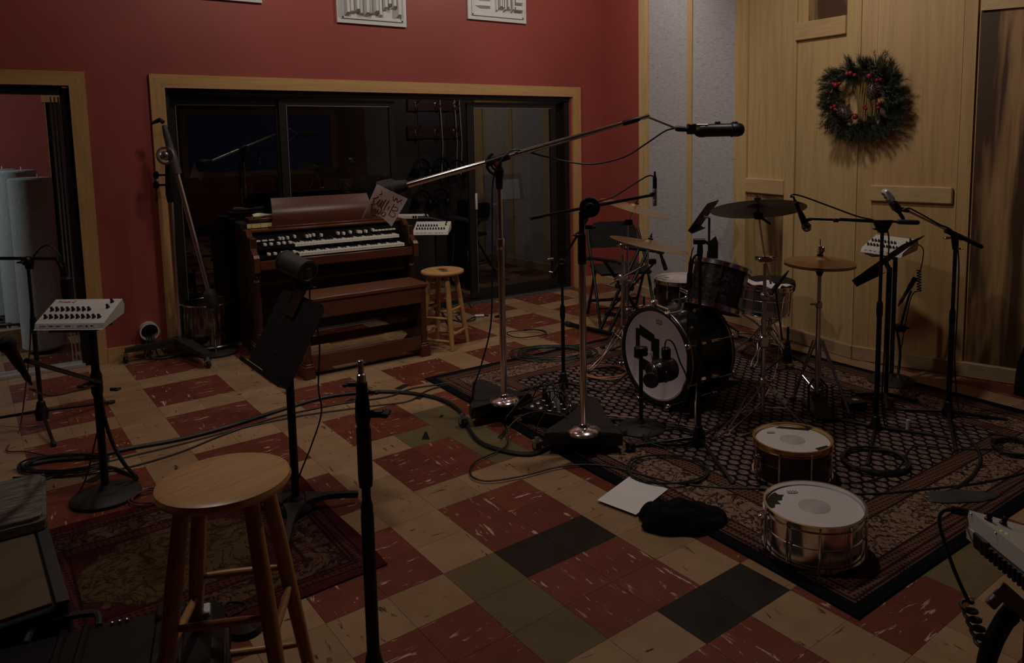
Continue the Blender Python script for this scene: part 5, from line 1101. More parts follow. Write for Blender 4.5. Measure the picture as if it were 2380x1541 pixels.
# far right: stand with the silver microphone
P = F(2203, 972); P = Vector((P.x, P.y, 0)); zz = lambda y: Vector((P.x, P.y, Z(P, y))); hd = N(2219, 545, P)
t = tripod('black tripod boom stand nearest the right edge, holding the silver microphone', P, Z(P, 560), feet=[F(2086, 956), F(2336, 980), F(2222, 1052)], hub=Z(P, 955), split=.58, r=.0105)
a, e = N(2280, 573, P), N(2112, 491, P); boom(t, a, e, .007, grip=.16, mat='chrome'); b = MB(); d_ = (e-a).normalized(); b.tube([hd-d_*.05, hd+d_*.06], .016, 12); b.tube([hd, zz(580)], [.022, .016], 12); b.build('tee', 'black', t, world=True); wing(t, N(2205, 553, P, -.02), -RH, 'steel', .9); wing(t, N(2228, 578, P, -.02), RH, 'steel', .7)
m0, m1 = N(2055, 441, P), N(2090, 494, P); mic('silver-grey square microphone in a black cradle on the right-hand stand', m0, m1-m0, .145, 'box'); b = MB(); b.tube([e, N(2098, 487, P), m1+(m0-m1)*.2], [.009, .014, .012], 10); b.box(N(2088, 488, P), (.04, .03, .03), RHA, .008); b.build('shock_mount', 'black', t, world=True)
cable('microphone_cable', 'black cable from the silver microphone down the right-hand stand to the rug', [N(2092, 492, P, -.01), N(2110, 484, P, -.02), N(2130, 492, P, -.02), N(2180, 520, P, -.02), N(2215, 540, P, -.02), N(2228, 600, P, -.01), N(2226, 700, P, -.01), N(2222, 780, P, -.01), N(2219, 840, P, -.01), N(2226, 940, P, -.01), F(2240, 975, .01), F(2290, 1003, .006), F(2340, 1010, .006), F(2385, 1016, .006)], .0045)
P = F(2071, 889); P = Vector((P.x, P.y, 0)); t = roundstand('round-base black stand by the wood wall, carrying the mixer behind the music desk', P, mp3.z-.015, .15, .0145, name='mixer_stand', bmat='iron')
mc = mp3+Matrix.Rotation(RHA-math.radians(34), 3, 'Z') @ Vector((0, .09, -.008)); b = MB(); b.box(mc-Vector((0, 0, .004)), (.2, .13, .006), RHA); b.tube([Vector((P.x, P.y, mp3.z-.03)), mc-Vector((0, 0, .006))], .012, 8); b.build('mounting_plate', 'black', t, world=True)
q = N(2092, 762, P); b = MB(); b.box(q, (.07, .05, .05), RHA, .01); b.build('clamp', 'black', t, world=True); wing(t, q+RH*.03, RH); seg_tube(t, 'side_arm', [q, N(2112, 690, P, -.02), N(2118, 676, P, -.02)], .0075, 'black')
m1, m0 = N(2103, 686, P, -.04), N(2128, 645, P, -.04); mic('black microphone slanting up on the side arm behind the right music desk', m0, m1-m0, .13, 'dynamic')
cable('coiled_cable', 'black coiled cord dangling beside the right-hand mixer', [N(2128, 566, P, -.03), N(2146, 580, P, -.03), N(2140, 625, P, -.03)]+[N(2134+(7 if i % 2 else -3), 628+3.2*i, P, -.03-.008*(i % 2)) for i in range(16)]+[N(2118, 690, P), N(2098, 790, P), N(2088, 860, P, -.06), F(2110, 900, .02), F(2150, 950, .01), F(2200, 985, .008)], .0035)
cable('audio_snake', 'thick cable dropping from the wall-side mixer stand to the rug', [N(2085, 770, P), N(2092, 820, P, -.02), N(2088, 880, P, -.04), F(2100, 915, .02), F(2140, 940, .01), F(2200, 975, .01), F(2250, 1015, .012), F(2278, 1060, .012), F(2265, 1100, .012), F(2230, 1130, .012), F(2195, 1148, .012)], .009)
# ================================================================ CHAIR, KEYBOARD STAND, FLOOR THINGS
# folding chair, seat toward the room's near end
pA, pB, pC = F(1361, 703), F(1411, 693), F(1501, 704)
sc_ = F(1441, 628, .45); ch = thing('folding_chair', 'black padded folding chair in front of the dark red wall', 'chair', (sc_.x, sc_.y, 0), RHA+math.radians(12))
CM = wmat(ch); w = .225; ch.scale = (1.1, 1.1, 1.04)
b = MB(); b.box((0, 0, .445), (.42, .40, .035), b=.014); b.build('seat', 'black_matte', ch)
b = MB(); pr = [(-.20, .60), (.20, .60), (.207, .68), (.203, .74), (.185, .785), (.15, .81), (.10, .82), (-.10, .82), (-.15, .81), (-.185, .785), (-.203, .74), (-.207, .68)]; b.prism(pr, -.012, .012, Matrix.Translation((0, .245, 0)) @ Matrix.Rotation(math.radians(100), 4, 'X') @ Matrix.Translation((0, 0, 0)) if False else Matrix(((1, 0, 0, 0), (0, .18, -1, .10), (0, 1, 0, 0), (0, 0, 0, 1)))); b.build('backrest', 'black_matte', ch)
for s in (-1, 1):
    b = MB(); b.tube([(s*w, -.26, .012), (s*w, -.02, .44), (s*(w-.005), .17, .68), (s*(w-.012), .22, .76)], .0115, 10); lg = b.build('leg', 'black', ch); b = MB(); b.cyl((s*w, -.265, .002), (s*w, -.255, .03), .014, 10); b.build('rubber_foot', 'rubber', lg)
    b = MB(); b.tube([(s*(w-.02), .28, .012), (s*(w-.02), .0, .43)], .0115, 10); lg = b.build('leg', 'black', ch); b = MB(); b.cyl((s*(w-.02), .285, .002), (s*(w-.02), .275, .03), .014, 10); b.build('rubber_foot', 'rubber', lg)
for y, z in ((-.18, .155), (.20, .14), (.235, .12)): b = MB(); b.cyl((-w+.01, y, z), (w-.01, y, z), .008, 8); b.build('stretcher', 'black', ch)
# crossed-leg keyboard stand
g0, g1 = F(1318, 758), F(1500, 800); d = g1-g0; L = d.length; d.normalize(); pd = Vector((-d.y, d.x, 0)); pd = pd if pd.dot(RH) > 0 else -pd
ks = thing('keyboard_stand', 'folded black cross-legged keyboard stand behind the cymbal stands', 'stand', (g0+g1)/2)
mid = (g0+g1)/2; sp = .52
def bar(t, c, half, z, r=.017): 
    b = MB(); b.tube([c-d*half+Vector((0, 0, z)), c+d*half+Vector((0, 0, z))], r, 10); o = b.build('foot_bar' if z < .1 else 'top_bar', 'black', t, world=True)
    for s in (-1, 1): bb_ = MB(); q = c+d*half*s+Vector((0, 0, z)); bb_.tube([q-d*s*.05, q, q+d*s*.012], [r+.005, r+.007, r+.003], 10); bb_.build('end_cap', 'rubber', o, world=True)
bar(ks, mid, L/2, .022); far = mid+pd*sp; bar(ks, far, L/2, .022)
ta = N(1365, 603, mid); tb = N(1521, 580, far+d*0); ztop = (ta.z+tb.z)/2
bar(ks, mid+Vector((0, 0, 0)), .20, Z(mid, 604), .016); bar(ks, far, .20, Z(far, 580), .016)
for s in (-1, 1):
    o_ = d*(.05*s); seg_tube(ks, 'leg', [mid+o_+Vector((0, 0, .03)), far+o_+Vector((0, 0, Z(far, 580)))], .0145, 'black')
    if s == 1: seg_tube(ks, 'leg', [far+d*.0+Vector((0, 0, .03)), mid+d*.0+Vector((0, 0, Z(mid, 604)))], .0165, 'black')
q = mid.lerp(far, .5)+Vector((0, 0, .36)); b = MB(); b.cyl(q-d*.09, q+d*.09, .022, 12); b.build('pivot', 'black', ks, world=True)
# far mixer's tripod stand
P = Vector((mp2.x, mp2.y, 0))+RH*.03+FW*.08; t = tripod('black tripod stand under the mixer beside the organ', P, mp2.z-.005, .4, .30, .16, .011, cat='stand', name='mixer_stand')
b = MB(); b.box((P.x, P.y, mp2.z-.006), (.2, .12, .008), RHA, .002); b.build('mounting_plate', 'black', t, world=True)
t = thing('handheld_microphone', 'black microphone in a white clip behind the far headphone mixer', 'microphone', N(985, 508, mp2, .1)); Pm = mp2+FW*.2
seg_tube(t, 'body', [N(972, 508, Pm), N(1000, 508, Pm), N(1036, 516, Pm)], [.022, .02, .010], 'black'); seg_tube(t, 'clip', [N(992, 498, Pm), N(995, 502, Pm), N(991, 516, Pm)], .006, 'white_plastic')
b = MB(); k = N(955, 503, Pm, .15); b.box(k, (.24, .11, .035), RHA, .004); o = b.build('tabletop_keyboard', 'white_plastic'); tag(o, 'small white instrument with dark pads between the organ and the far mixer', 'keyboard')
for i in range(2): bb_ = MB(); bb_.box(k-FW*.056+RH*(.035+.022*i), (.015, .004, .022), RHA); bb_.build('pad', 'black', o)
cable('power_cord', 'thin cable hanging from the far headphone mixer to the floor', [N(1055, 545, mp2), N(1054, 580, mp2), N(1050, 640, mp2), N(1072, 675, mp2, .0), F(1095, 715, .01), F(1105, 740, .01), F(1075, 748, .01), F(1060, 735, .01)], .005)
cable('extension_cable', 'black cable with a silver plug lying on the tiles behind the far stool', FP([(1000, 752), (1040, 742), (1075, 748), (1100, 738), (1118, 733), (1135, 734)]), .006)
b = MB(); b.tube(FP([(1104, 734), (1125, 733)], .014), .012, 8); o = b.build('cable_connector', 'silver_body'); tag(o, 'silver cable connector lying on the tiles behind the far stool', 'connector')
b = MB(); b.tube(FP([(1150, 736), (1158, 735), (1166, 733), (1174, 733)], .014), [.008, .012, .012, .008], 8); o = b.build('cable_connector', 'black'); tag(o, 'black cable connector lying behind the first chrome stand', 'connector')
# round-base stand hidden behind the rolling stand, and a clear drum behind it
P = F(507, 822); roundstand('short round-base stand behind the caster base, left of the organ', P, .55, .14, .011, name='microphone_stand', cat='microphone stand')
P = Vector((-.07, 3.86, 0)); t = thing('clear_drum', 'clear-shelled drum in the dark corner left of the organ', 'drum', P)
b = MB(); b.lathe([(.17, .06), (.175, .06), (.175, .40), (.17, .40), (.17, .06)], 36); b.build('shell', 'clear_head', t)
for z in (.07, .39): b = MB(); b.ring((0, 0, z), .18, .008, 36); b.build('hoop', 'chrome', t)
for k in range(3): a = .5+2*PI*k/3; b = MB(); b.tube([(.19*math.cos(a), .19*math.sin(a), .3), (.19*math.cos(a), .19*math.sin(a), .01)], .006, 8); b.build('leg', 'chrome', t)
# white pipe through the back wall with cables coming out
pc_ = V(345, 767, (0, 4.02, 0), (0, 1, 0)); t = thing('wall_pipe', 'short white plastic pipe through the red wall with cables coming out', 'pipe', pc_)
b = MB(); b.lathe([(.056, -.02), (.066, -.02), (.066, .075), (.057, .075), (.056, -.02)], 32, Matrix.Rotation(PI/2, 4, 'X')); b.build('pipe', 'pvc', t); b = MB(); b.lathe([(0, .0), (.056, .0)], 24, Matrix.Rotation(PI/2, 4, 'X')); b.build('opening', 'black', t)
for i, (x, y) in enumerate(((330, 805), (345, 808), (362, 806), (378, 800))):
    q = F(x, y+14); cable('audio_cable', ['leftmost black cable drooping out of the white wall pipe', 'second cable from the left out of the white wall pipe', 'third cable from the left out of the white wall pipe', 'reddish cable running right out of the white wall pipe'][i], [pc_+Vector((-.02+.014*i, -.012, -.03)), pc_+Vector((-.02+.014*i, -.085, -.04)), pc_+Vector((-.04+.03*i, -.11, -.10)), Vector((q.x, 3.88, .02)), Vector((q.x+.1, 3.84, .012)), Vector((q.x+.3, 3.85, .012))], .006, 'cable_red' if i == 3 else 'cable')
# ---------------------------------------------------------------- rugs
rugmat('rug_persian', 2.46, 3.30, (.014, .007, .009), (.27, .185, .165), (.27, .165, .105), (.035, .017, .016), (.15, .075, .05), (.008, .008, .011), 'lattice')
rugmat('rug_red', 1.26, 1.16, (.060, .016, .015), (.10, .064, .030), (.10, .06, .036), (.028, .010, .010), (.085, .026, .022), (.065, .011, .013), 'medallion')
def rug(name, label, c, W, H, rz, mat, th):
    b = MB(); rd = random.Random(8)
    wob = lambda x, y: .004*math.sin(3*x+1)*math.sin(2.3*y)
    b.grid(lambda u, v: (-W/2+W*u+.006*math.sin(v*9)*abs(2*u-1), -H/2+H*v+.006*math.sin(u*8)*abs(2*v-1), .001), 30, 36, th)
    o = b.build(name, mat); o.location = c; o.rotation_euler = (0, 0, rz); return tag(o, label, 'rug')
rug('area_rug', 'large patterned rug with a dark border under the drum kit', (2.213, .557, 0), 2.48, 3.30, math.radians(1.1), 'rug_persian', .008)
rug('area_rug', 'smaller dark red and gold rug under the stool and music stand at left', (-.80, .74, 0), 1.26, 1.17, math.radians(2.2), 'rug_red', .006)
# ---------------------------------------------------------------- loose things on the floor
b = MB(); pp = FP([(1388, 1163), (1478, 1197), (1553, 1137), (1464, 1107)], .012); b.prism([(p.x, p.y) for p in pp], .0125, .0135); o = b.build('paper_sheet', 'white_paper', smooth=0); tag(o, 'blank white sheet of paper on the floor at the rug edge', 'paper')
def lump(name, label, cat, c, sx, sy, h, rz, mat, seed=1):
    rd = random.Random(seed); b = MB(); ph = [rd.uniform(0, 6) for _ in range(8)]
    def fn(u, v):
        a = 2*PI*v; r = u; k = 1+.07*math.sin(3*a+ph[0])+.05*math.sin(5*a+ph[1])+.03*math.sin(9*a+ph[6]); x, y = r*math.cos(a), r*math.sin(a)
        z = h*max(0, 1-r**3.5)**.6*(.72+.22*math.sin(3.2*x+ph[2])*math.cos(2.7*y+ph[3])+.12*math.sin(7*x+3*y+ph[4])+.08*math.sin(11*y-4*x+ph[5]))
        return (sx*r*k*math.cos(a), sy*r*k*math.sin(a), max(.0, z)+.003)
    b.grid(fn, 26, 56); o = b.build(name, mat, smooth=60); o.location = c; o.rotation_euler = (0, 0, rz); return tag(o, label, cat)
lump('black_shirt', 'crumpled black cloth on the rug edge beside the white sheet of paper', 'cloth', F(1580, 1212, .009), .185, .115, .10, RHA-.12, 'black_cloth', 4)
lump('grey_cloth', 'dark grey flat strip of cloth lying on the rug at the right', 'cloth', F(2230, 1155, .010), .17, .06, .012, RHA+.05, 'plastic_grey', 7)
q = F(990, 1020); b = MB(); b.hull([q+RH*x+FW*y+Vector((0, 0, z)) for x, y, z in ((-.022, -.01, 0), (.024, -.01, 0), (.016, .012, .0), (-.018, .012, 0), (-.008, 0, .036), (.008, 0, .036), (.0, 0, .044))]); o = b.build('door_wedge', 'plastic_grey'); tag(o, 'small grey wedge standing on the tiles in mid-floor', 'wedge')
for i, (x, y, a, s) in enumerate(((935, 899, .1, .05), (977, 922, .2, .045), (813, 932, .2, .04), (1026, 967, .5, .018), (225, 1110, .3, .05))):
    b = MB(); b.box(F(x, y, .0015 if i else .0022), (s*2, s, .0012), a+.4); o = b.build('gaffer_tape', 'black_matte'); tag(o, ['black tape patch on the tiles near the rug corner', 'black tape patch beside the thick floor cable, left of the rug', 'black tape patch under the thick floor cable behind the bare stand', 'tiny black tape square on a tan tile left of the first chrome base', 'black tape patch on the cables by the left mixer stand'][i], 'tape')
# stage box with plugs
f1, f2 = F(1212, 986), F(1307, 1008); e = (f2-f1).normalized(); nn_ = Vector((-e.y, e.x, 0)); nn_ = nn_ if nn_.dot(FW) > 0 else -nn_; P = (f1+f2)/2+nn_*.10
t = thing('stage_box', 'black metal stage box full of plugs between the two chrome stands', 'stage box', (P.x, P.y, .009), math.atan2(e.y, e.x))
b = MB(); b.box((0, 0, .05), (.275, .20, .085), b=.004); b.build('body', 'black', t); b = MB(); b.box((-.055, -.1005, .055), (.07, .001, .034)); lb_ = b.build('label', 'plastic_grey', t, 'faint printed panel'); b = MB(); b.box((-.055, -.1012, .055), (.055, .001, .022)); b.build('label_inset', 'black', lb_)
W_ = wmat(t); rd = random.Random(6)
for i in range(4):
    for j in range(3):
        x, y = -.09+.06*i, -.06+.06*j
        b = MB(); b.lathe([(.013, .092), (.015, .095), (.012, .097), (.008, .094)], 14, Matrix.Translation((x, y, 0))); b.build('socket', 'steel', t)
        if (i, j) not in ((0, 0), (0, 1), (3, 2), (1, 0)):
            k = 'black' if (i+j) % 3 else 'silver_body'
            b = MB(); b.lathe([(.009, .095), (.0095, .12), (.0095, .145), (.006, .165)], 10, Matrix.Translation((x, y, 0))); o = b.build('cable_plug', k, None); o.matrix_world = W_; o.location = W_.translation; tag(o, 'cable plug pushed into the black stage box on the rug', 'plug', 'plugs in the stage box')
            e = W_ @ Vector((x, y, .16)); a = rd.uniform(0, 6); q = e+Vector((math.cos(a)*.1, math.sin(a)*.1, .03)); f = W_.translation+Vector((math.cos(a)*.28, math.sin(a)*.2, .002))
            cable('plug_cable', 'black lead arching out of the stage box plugs', [e, e+Vector((0, 0, .05)), q+Vector((0, 0, .02)), f+Vector((0, 0, .07)), f, f+Vector((math.cos(a+1)*.12, math.sin(a+1)*.12, 0))], .0035, group='leads out of the stage box')
b = MB(); q = F(1985, 948, .012); b.box(q+Vector((0, 0, .025)), (.12, .10, .045), RHA+.2, .006); o = b.build('direct_box', 'black'); tag(o, 'small black box on the rug behind the hi-hat foot', 'box')
bb_ = MB(); bb_.box(q+Vector((.01, 0, .049)), (.03, .03, .002), RHA+.2); bb_.build('label', 'label_paper', o)
b = MB(); q = F(2110, 1000, .010); b.cyl(q, q+Vector((0, 0, .06)), .012, 12); o = b.build('cable_barrel', 'silver_body'); tag(o, 'short metal barrel adaptor standing on the rug between the right-hand stands', 'adaptor')
# bass drum pedal
q = bc+ax*.52; q.z = .01; t = thing('bass_drum_pedal', 'black bass drum pedal behind the bass drum', 'pedal', q); b = MB(); b.box((.02, 0, .012), (.36, .11, .02), ka, .004); b.build('base_plate', 'black', t); b = MB(); b.box((0, 0, 0), (.27, .085, .010), b=.003, M=Matrix.Translation((.05, 0, .055)) @ Matrix.Rotation(.25, 4, 'Y')); b.build('footboard', 'steel', t)
for s in (-1, 1): b = MB(); b.tube([(-.10, .05*s, .02), (-.11, .05*s, .22)], .009, 8); b.build('post', 'chrome', t)
b = MB(); b.tube([(-.11, -.05, .215), (-.11, .05, .215)], .008, 8); b.tube([(-.11, 0, .215), (-.06, 0, .33)], .004, 6); b.ball((-.058, 0, .33), .022, 12); b.build('beater', 'white_cloth', t)
# ---------------------------------------------------------------- cables
cable('audio_snake', 'thick black cable snaking from the left wall across the tiles to the rug', FP([(40, 1085), (120, 1070), (210, 1062), (300, 1042), (420, 1020), (540, 988), (660, 950), (760, 922), (860, 911), (950, 913), (1030, 930), (1075, 962), (1092, 1000), (1120, 1030), (1180, 1050), (1235, 1055), (1275, 1040), (1320, 1020)], .012), .0115)
cable('audio_cable', 'thinner of the two black cables beside the thick one across the tiles', FP([(30, 1110), (180, 1105), (300, 1085), (420, 1050), (520, 1010), (640, 970), (780, 940), (900, 922), (960, 902), (1040, 890), (1120, 870)], .007), .005)
cable('audio_cable', 'black cable lying along the near side of the floor cables, reaching the rug corner', FP([(60, 1130), (200, 1085), (420, 1032), (560, 995), (700, 966), (860, 944), (950, 932), (1000, 905), (1100, 880), (1230, 850), (1330, 828)], .007), .0045)
cable('microphone_cable', 'black cable making a wide loop on the tiles in front of the stage box', [F(1330, 985, .1), F(1300, 960, .14), F(1230, 960, .10), F(1185, 990, .06), F(1182, 1020, .02)]+FP([(1170, 1042), (1110, 1070), (1093, 1090), (1100, 1110), (1140, 1118), (1220, 1105), (1290, 1087), (1350, 1080), (1420, 1085), (1500, 1105), (1580, 1124), (1680, 1133), (1780, 1136)], .013), .0045)
cable('audio_cable', 'long black cable across the rug from behind the chrome snare to the right edge', FP([(1990, 1148), (2060, 1146), (2160, 1136), (2280, 1122), (2385, 1098)], .013), .005)
cable('audio_cable', 'black cable curving from the coiled loop to the dark snare on the rug', FP([(1940, 1123), (1990, 1122), (2040, 1112), (2090, 1085), (2120, 1040), (2180, 1040), (2260, 1045), (2330, 1040), (2300, 1010), (2385, 1022)], .012), .0045)
def coilthing(label, c, R, turns, r, mat, seed, sq=.8, rz=RHA, jit=.12):
    b = MB(); coil((0, 0, 0), R, turns, r, b, seed, sq, .010, jit, rz); o = b.build('cable_coil', mat); o.location = c; return tag(o, label, 'cable')
coilthing('large tangled dark green cable coil at the back corner of the rug', F(1285, 825, .004), .27, 7, .0045, 'cable_green', 2, .62, RHA, .22)
coilthing('orange-brown cable coil on the rug left of the bass drum', F(1405, 870, .006), .17, 5, .0045, 'cable_orange', 3, .8)
coilthing('loose loop of black cable in front of the kit, near the white paper', F(1552, 1098, .006), .19, 2.2, .0045, 'cable_green', 5, .85, RHA, .06)
coilthing('neat black cable coil around the foot of the level-boom stand', F(2033, 1078, .006), .155, 4, .0055, 'cable', 6, .95, RHA, .05)
coilthing('black cable coil on the rug at the right edge of the photo', F(2362, 1048, .006), .11, 4, .0055, 'cable', 7, .95, RHA, .08)
coilthing('black cable coil beside the base of the straight tripod in front of the kit', F(1560, 1022, .006), .14, 4, .0045, 'cable', 8, .9)
coilthing('dark green cable coil behind the heavy triangular base', F(1425, 998, .006), .12, 4, .0045, 'cable_green', 9, .9)
coilthing('reddish cable coil on the tiles beside the left round base', F(352, 1160, .003), .085, 4, .003, 'cable_red', 10, .9)
coilthing('black cable coil on the tiles at the left edge below the mixer', F(150, 1085, .003), .20, 4, .0055, 'cable', 11, .5)
coilthing('black cable coil by the wood baseboard behind the kit', F(1735, 788, .003), .10, 2, .004, 'cable', 12, .9)
coilthing('loop of cable at the back corner of the rug near the keyboard stand', F(1225, 780, .003), .16, 1.4, .0045, 'cable', 13, .7, RHA, .04)
cable('microphone_cable', 'pinkish cable running from the snare microphone stand across the kit rug', [N(1824, 685, sn, -.15), N(1818, 720, sn, -.2), N(1812, 800, sn, -.2), N(1806, 850, sn, -.2)]+FP([(1790, 900), (1760, 945), (1700, 1000), (1690, 1012), (1625, 995), (1500, 975), (1400, 965), (1350, 968)], .013), .004, 'cable_pink')
cable('audio_cable', 'black cable on the tiles under the left tripod stand', [N(72, 700, F(100, 992)), N(70, 800, F(100, 992)), N(62, 880, F(100, 992)), F(45, 1000, .01), F(15, 1045, .01), F(60, 1050, .01), F(120, 1060, .01)], .004, 'cable_red')
P = Vector((sn.x, sn.y, 0))-FW*.22+RH*.11; t = tripod('short black tripod stand reaching over the towel-covered snare', P, N(1815, 760, P).z, .9, .24, .12, .0085)
seg_tube(t, 'boom_arm', [N(1818, 790, P), N(1806, 700, P), N(1803, 668, P)], .006, 'black'); m0, m1 = N(1796, 676, P, .05), N(1818, 648, P, .02); mic('black microphone on the short stand aimed at the towel-covered snare', m0, m1-m0, .10, 'dynamic')
# drumsticks / orange stick by the dark snare
q0, q1 = F(1718, 1014, .014), F(1752, 1004, .014); b = MB(); b.tube([q0, q1], .006, 6); o = b.build('drumstick', 'cable_orange'); tag(o, 'short orange stick on the rug beside the dark snare', 'stick')
# ---------------------------------------------------------------- cases at the lower left
z0 = .36; t = thing('amplifier_case', 'old grey-brown case with a worn top at the lower left corner', 'case', (-1.165, -.05, 0))
fr = F(165, 1398, z0); br = F(112, 1222, z0); e = (br-fr); e.z = 0; L = e.length; e.normalize(); s_ = Vector((-e.y, e.x, 0)); s_ = s_ if s_.x < 0 else -s_
BM = Matrix((s_, e, Vector((0, 0, 1)))).transposed().to_4x4(); BM.translation = Vector((fr.x, fr.y, 0))
b = MB(BM); b.box((.36, L/2, z0/2), (.72, L, z0-.004), b=.008); b.build('body', 'black_matte', t, world=True)
b = MB(BM); b.box((.38, L/2, z0+.004), (.675, L-.03, .012), b=.003); b.build('lid', 'worn_lid', t, 'worn tan and grey top', world=True)
b = MB(BM); b.box((.019, L/2, z0+.003), (.034, L-.004, .014), b=.003); b.build('edge_rail', 'plastic_grey', t, world=True)
b = MB(BM); q = (.24, L*.58, z0+.03); b.box(q, (.03, .02, .05), b=.004); b.cyl(Vector(q)+Vector((-.04, 0, -.01)), Vector(q)+Vector((-.035, 0, .035)), .012, 10); b.build('latch', 'brass', t, world=True)
t = thing('seat_cushion', 'grey tweed-covered padded lid at the left edge, behind the worn case', 'cushion', F(40, 1145, .40))
c0 = F(105, 1100, .42); c1 = F(108, 1190, .42); cc_ = (c0+c1)/2; dl = (c0-c1); dl.z = 0; LL = dl.length; dl.normalize(); sd = Vector((-dl.y, dl.x, 0)); sd = sd if sd.x < 0 else -sd
BM2 = Matrix((sd, dl, Vector((0, 0, 1)))).transposed().to_4x4(); BM2.translation = Vector((cc_.x, cc_.y, 0))
rr = [(.03-.03*math.cos(a), s*(LL/2+.02)-s*.03*(1-math.sin(a))) for s in (1,) for a in (0, .5, 1.05, PI/2)]
pl = [(0, -LL/2), (.008, -LL/2-.02), (.03, -LL/2-.03), (.6, -LL/2-.03), (.6, LL/2+.03), (.03, LL/2+.03), (.008, LL/2+.02), (0, LL/2)]
b = MB(BM2); b.prism(pl, .375, .405); b.prism([(x*.97+.012, y*.95) for x, y in pl], .405, .418); b.build('pad', 'tweed', t, world=True)
t = thing('hard_case', 'black moulded hard case with latches in the bottom left corner', 'case', (-.9, -.3, 0)); z1 = .30
a0, a1 = F(478, 1388, z1), F(0, 1500, z1); e = (a1-a0); e.z = 0; e.normalize(); n2 = Vector((-e.y, e.x, 0)); n2 = n2 if n2.dot(FW) < 0 else -n2
BM = Matrix((e, n2, Vector((0, 0, 1)))).transposed().to_4x4(); BM.translation = Vector((a0.x, a0.y, 0))
if BM.to_3x3().determinant() < 0: pass
b = MB(BM); b.box((.40, .17, .085), (.90, .36, .165), b=.03); b.build('lower_shell', 'black', t, world=True); b = MB(BM); b.box((.40, .17, .235), (.90, .36, .13), b=.03); b.build('upper_shell', 'black', t, world=True)
b = MB(BM); b.box((.40, .17, .170), (.925, .385, .016), b=.006); b.build('rim', 'black_gloss', t, world=True)
for x in (.06, .30, .62): b = MB(BM); b.box((x, .17, .30), (.022, .33, .016), b=.006); b.box((x+.055, .17, .30), (.022, .33, .016), b=.006); b.build('rib', 'black', t, world=True)
for x in (.09, .65): b = MB(BM); b.box((x, .04, .304), (.075, .06, .022), b=.006); b.box((x, .075, .302), (.075, .012, .03), b=.005); b.build('latch', 'black_gloss', t, world=True)
b = MB(BM); b.box((.0, .08, .305), (.03, .05, .02), b=.004); b.build('padlock_plate', 'silver_body', t, world=True)
b = MB(BM); b.tube(spline([(.27, .02, .30), (.28, -.02, .315), (.33, -.03, .32), (.38, -.03, .32), (.43, -.02, .315), (.44, .02, .30)], 4), .010, 8); b.build('handle', 'rubber', t, world=True)
for k in range(3): b = MB(BM); b.ball((.2+.018*k, .03, .305), .006, 8); b.build('rivet', 'steel', t, world=True)
P = F(572, 1465); t = thing('foot_switch', 'round black foot switch on the floor under the left stool with a blue light', 'switch', (P.x, P.y, 0)); b = MB(); b.lathe([(.055, 0), (.06, .006), (.055, .022), (.02, .028), (0, .029)], 28); b.build('body', 'black_gloss', t); b = MB(); b.ball(Vector(F(515, 1500, .05))-P, .004, 8); b.build('indicator_light', 'led_blue', t)
cable('power_cord', 'cable looping from the foot switch under the left stool', FP([(570, 1462), (545, 1440), (520, 1420), (530, 1400), (570, 1402), (560, 1420), (520, 1440), (512, 1470)], .012), .003)
# near right mixer: gooseneck stand
P = D(2330, 1330, 1.60); Pz = P.z; P = Vector((P.x, P.y, 0)); t = thing('mixer_stand', 'black stand with a bent tube and metal clamp under the corner mixer at bottom right', 'stand', P)
q = N(2358, 1400, P); b = MB(); M = basis(q, RH*.62-FW*.2-Vector((0, 0, .55)), RH*.7+Vector((0, 0, .7))); b.box((0, 0, 0), (.085, .035, .006), b=.002, M=M); b.box((.02, -.03, 0), (.022, .022, .012), b=.003, M=M); b.box((-.03, -.028, 0), (.022, .026, .016), b=.003, M=M); b.build('clamp_plate', 'aluminium', t, world=True)
seg_tube(t, 'bent_tube', [N(2352, 1420, P), N(2330, 1450, P), N(2305, 1500, P), N(2290, 1560, P), N(2285, 1700, P), N(2290, 2000, P)], .019, 'black', 12, sp=5)
seg_tube(t, 'pole', [P+RH*.07+Vector((0, 0, .05)), P+RH*.07+Vector((0, 0, Pz-.03))], .016, 'black', 12); b = MB(); b.lathe([(.14, 0), (.145, .012), (.12, .03), (.02, .045), (.018, .06)], 32, Matrix.Translation(P+RH*.07)); b.build('base', 'iron', t, world=True)
k0 = D(2238, 1190, 1.735); pts = [k0, D(2215, 1186, 1.73), D(2192, 1188, 1.72), D(2183, 1210, 1.715), D(2195, 1260, 1.70), D(2220, 1330, 1.68), D(2250, 1395, 1.66)]
h0, h1 = D(2246, 1400, 1.66), D(2290, 1510, 1.62)
pts += [h0.lerp(h1, i/48)+RH*(.014*math.cos(2*PI*i/9))+FW*(.014*math.sin(2*PI*i/9)) for i in range(49)]
cable('coiled_cable', 'black coiled cord hanging from the corner mixer at bottom right', pts, .0042, k=4)
b = MB(); b.tube([k0+(k0-pts[1]).normalized()*.02, pts[0], pts[1]], .009, 10); o = b.build('cable_plug', 'black'); tag(o, 'black plug at the end of the coiled cord on the corner mixer', 'plug')
# dark bag at the right edge
q = F(2392, 920); lump('black_bag', 'black bag standing at the right edge by the baseboard', 'bag', (q.x+.05, q.y-.02, 0), .13, .12, .40, 0, 'black_cloth', 9)
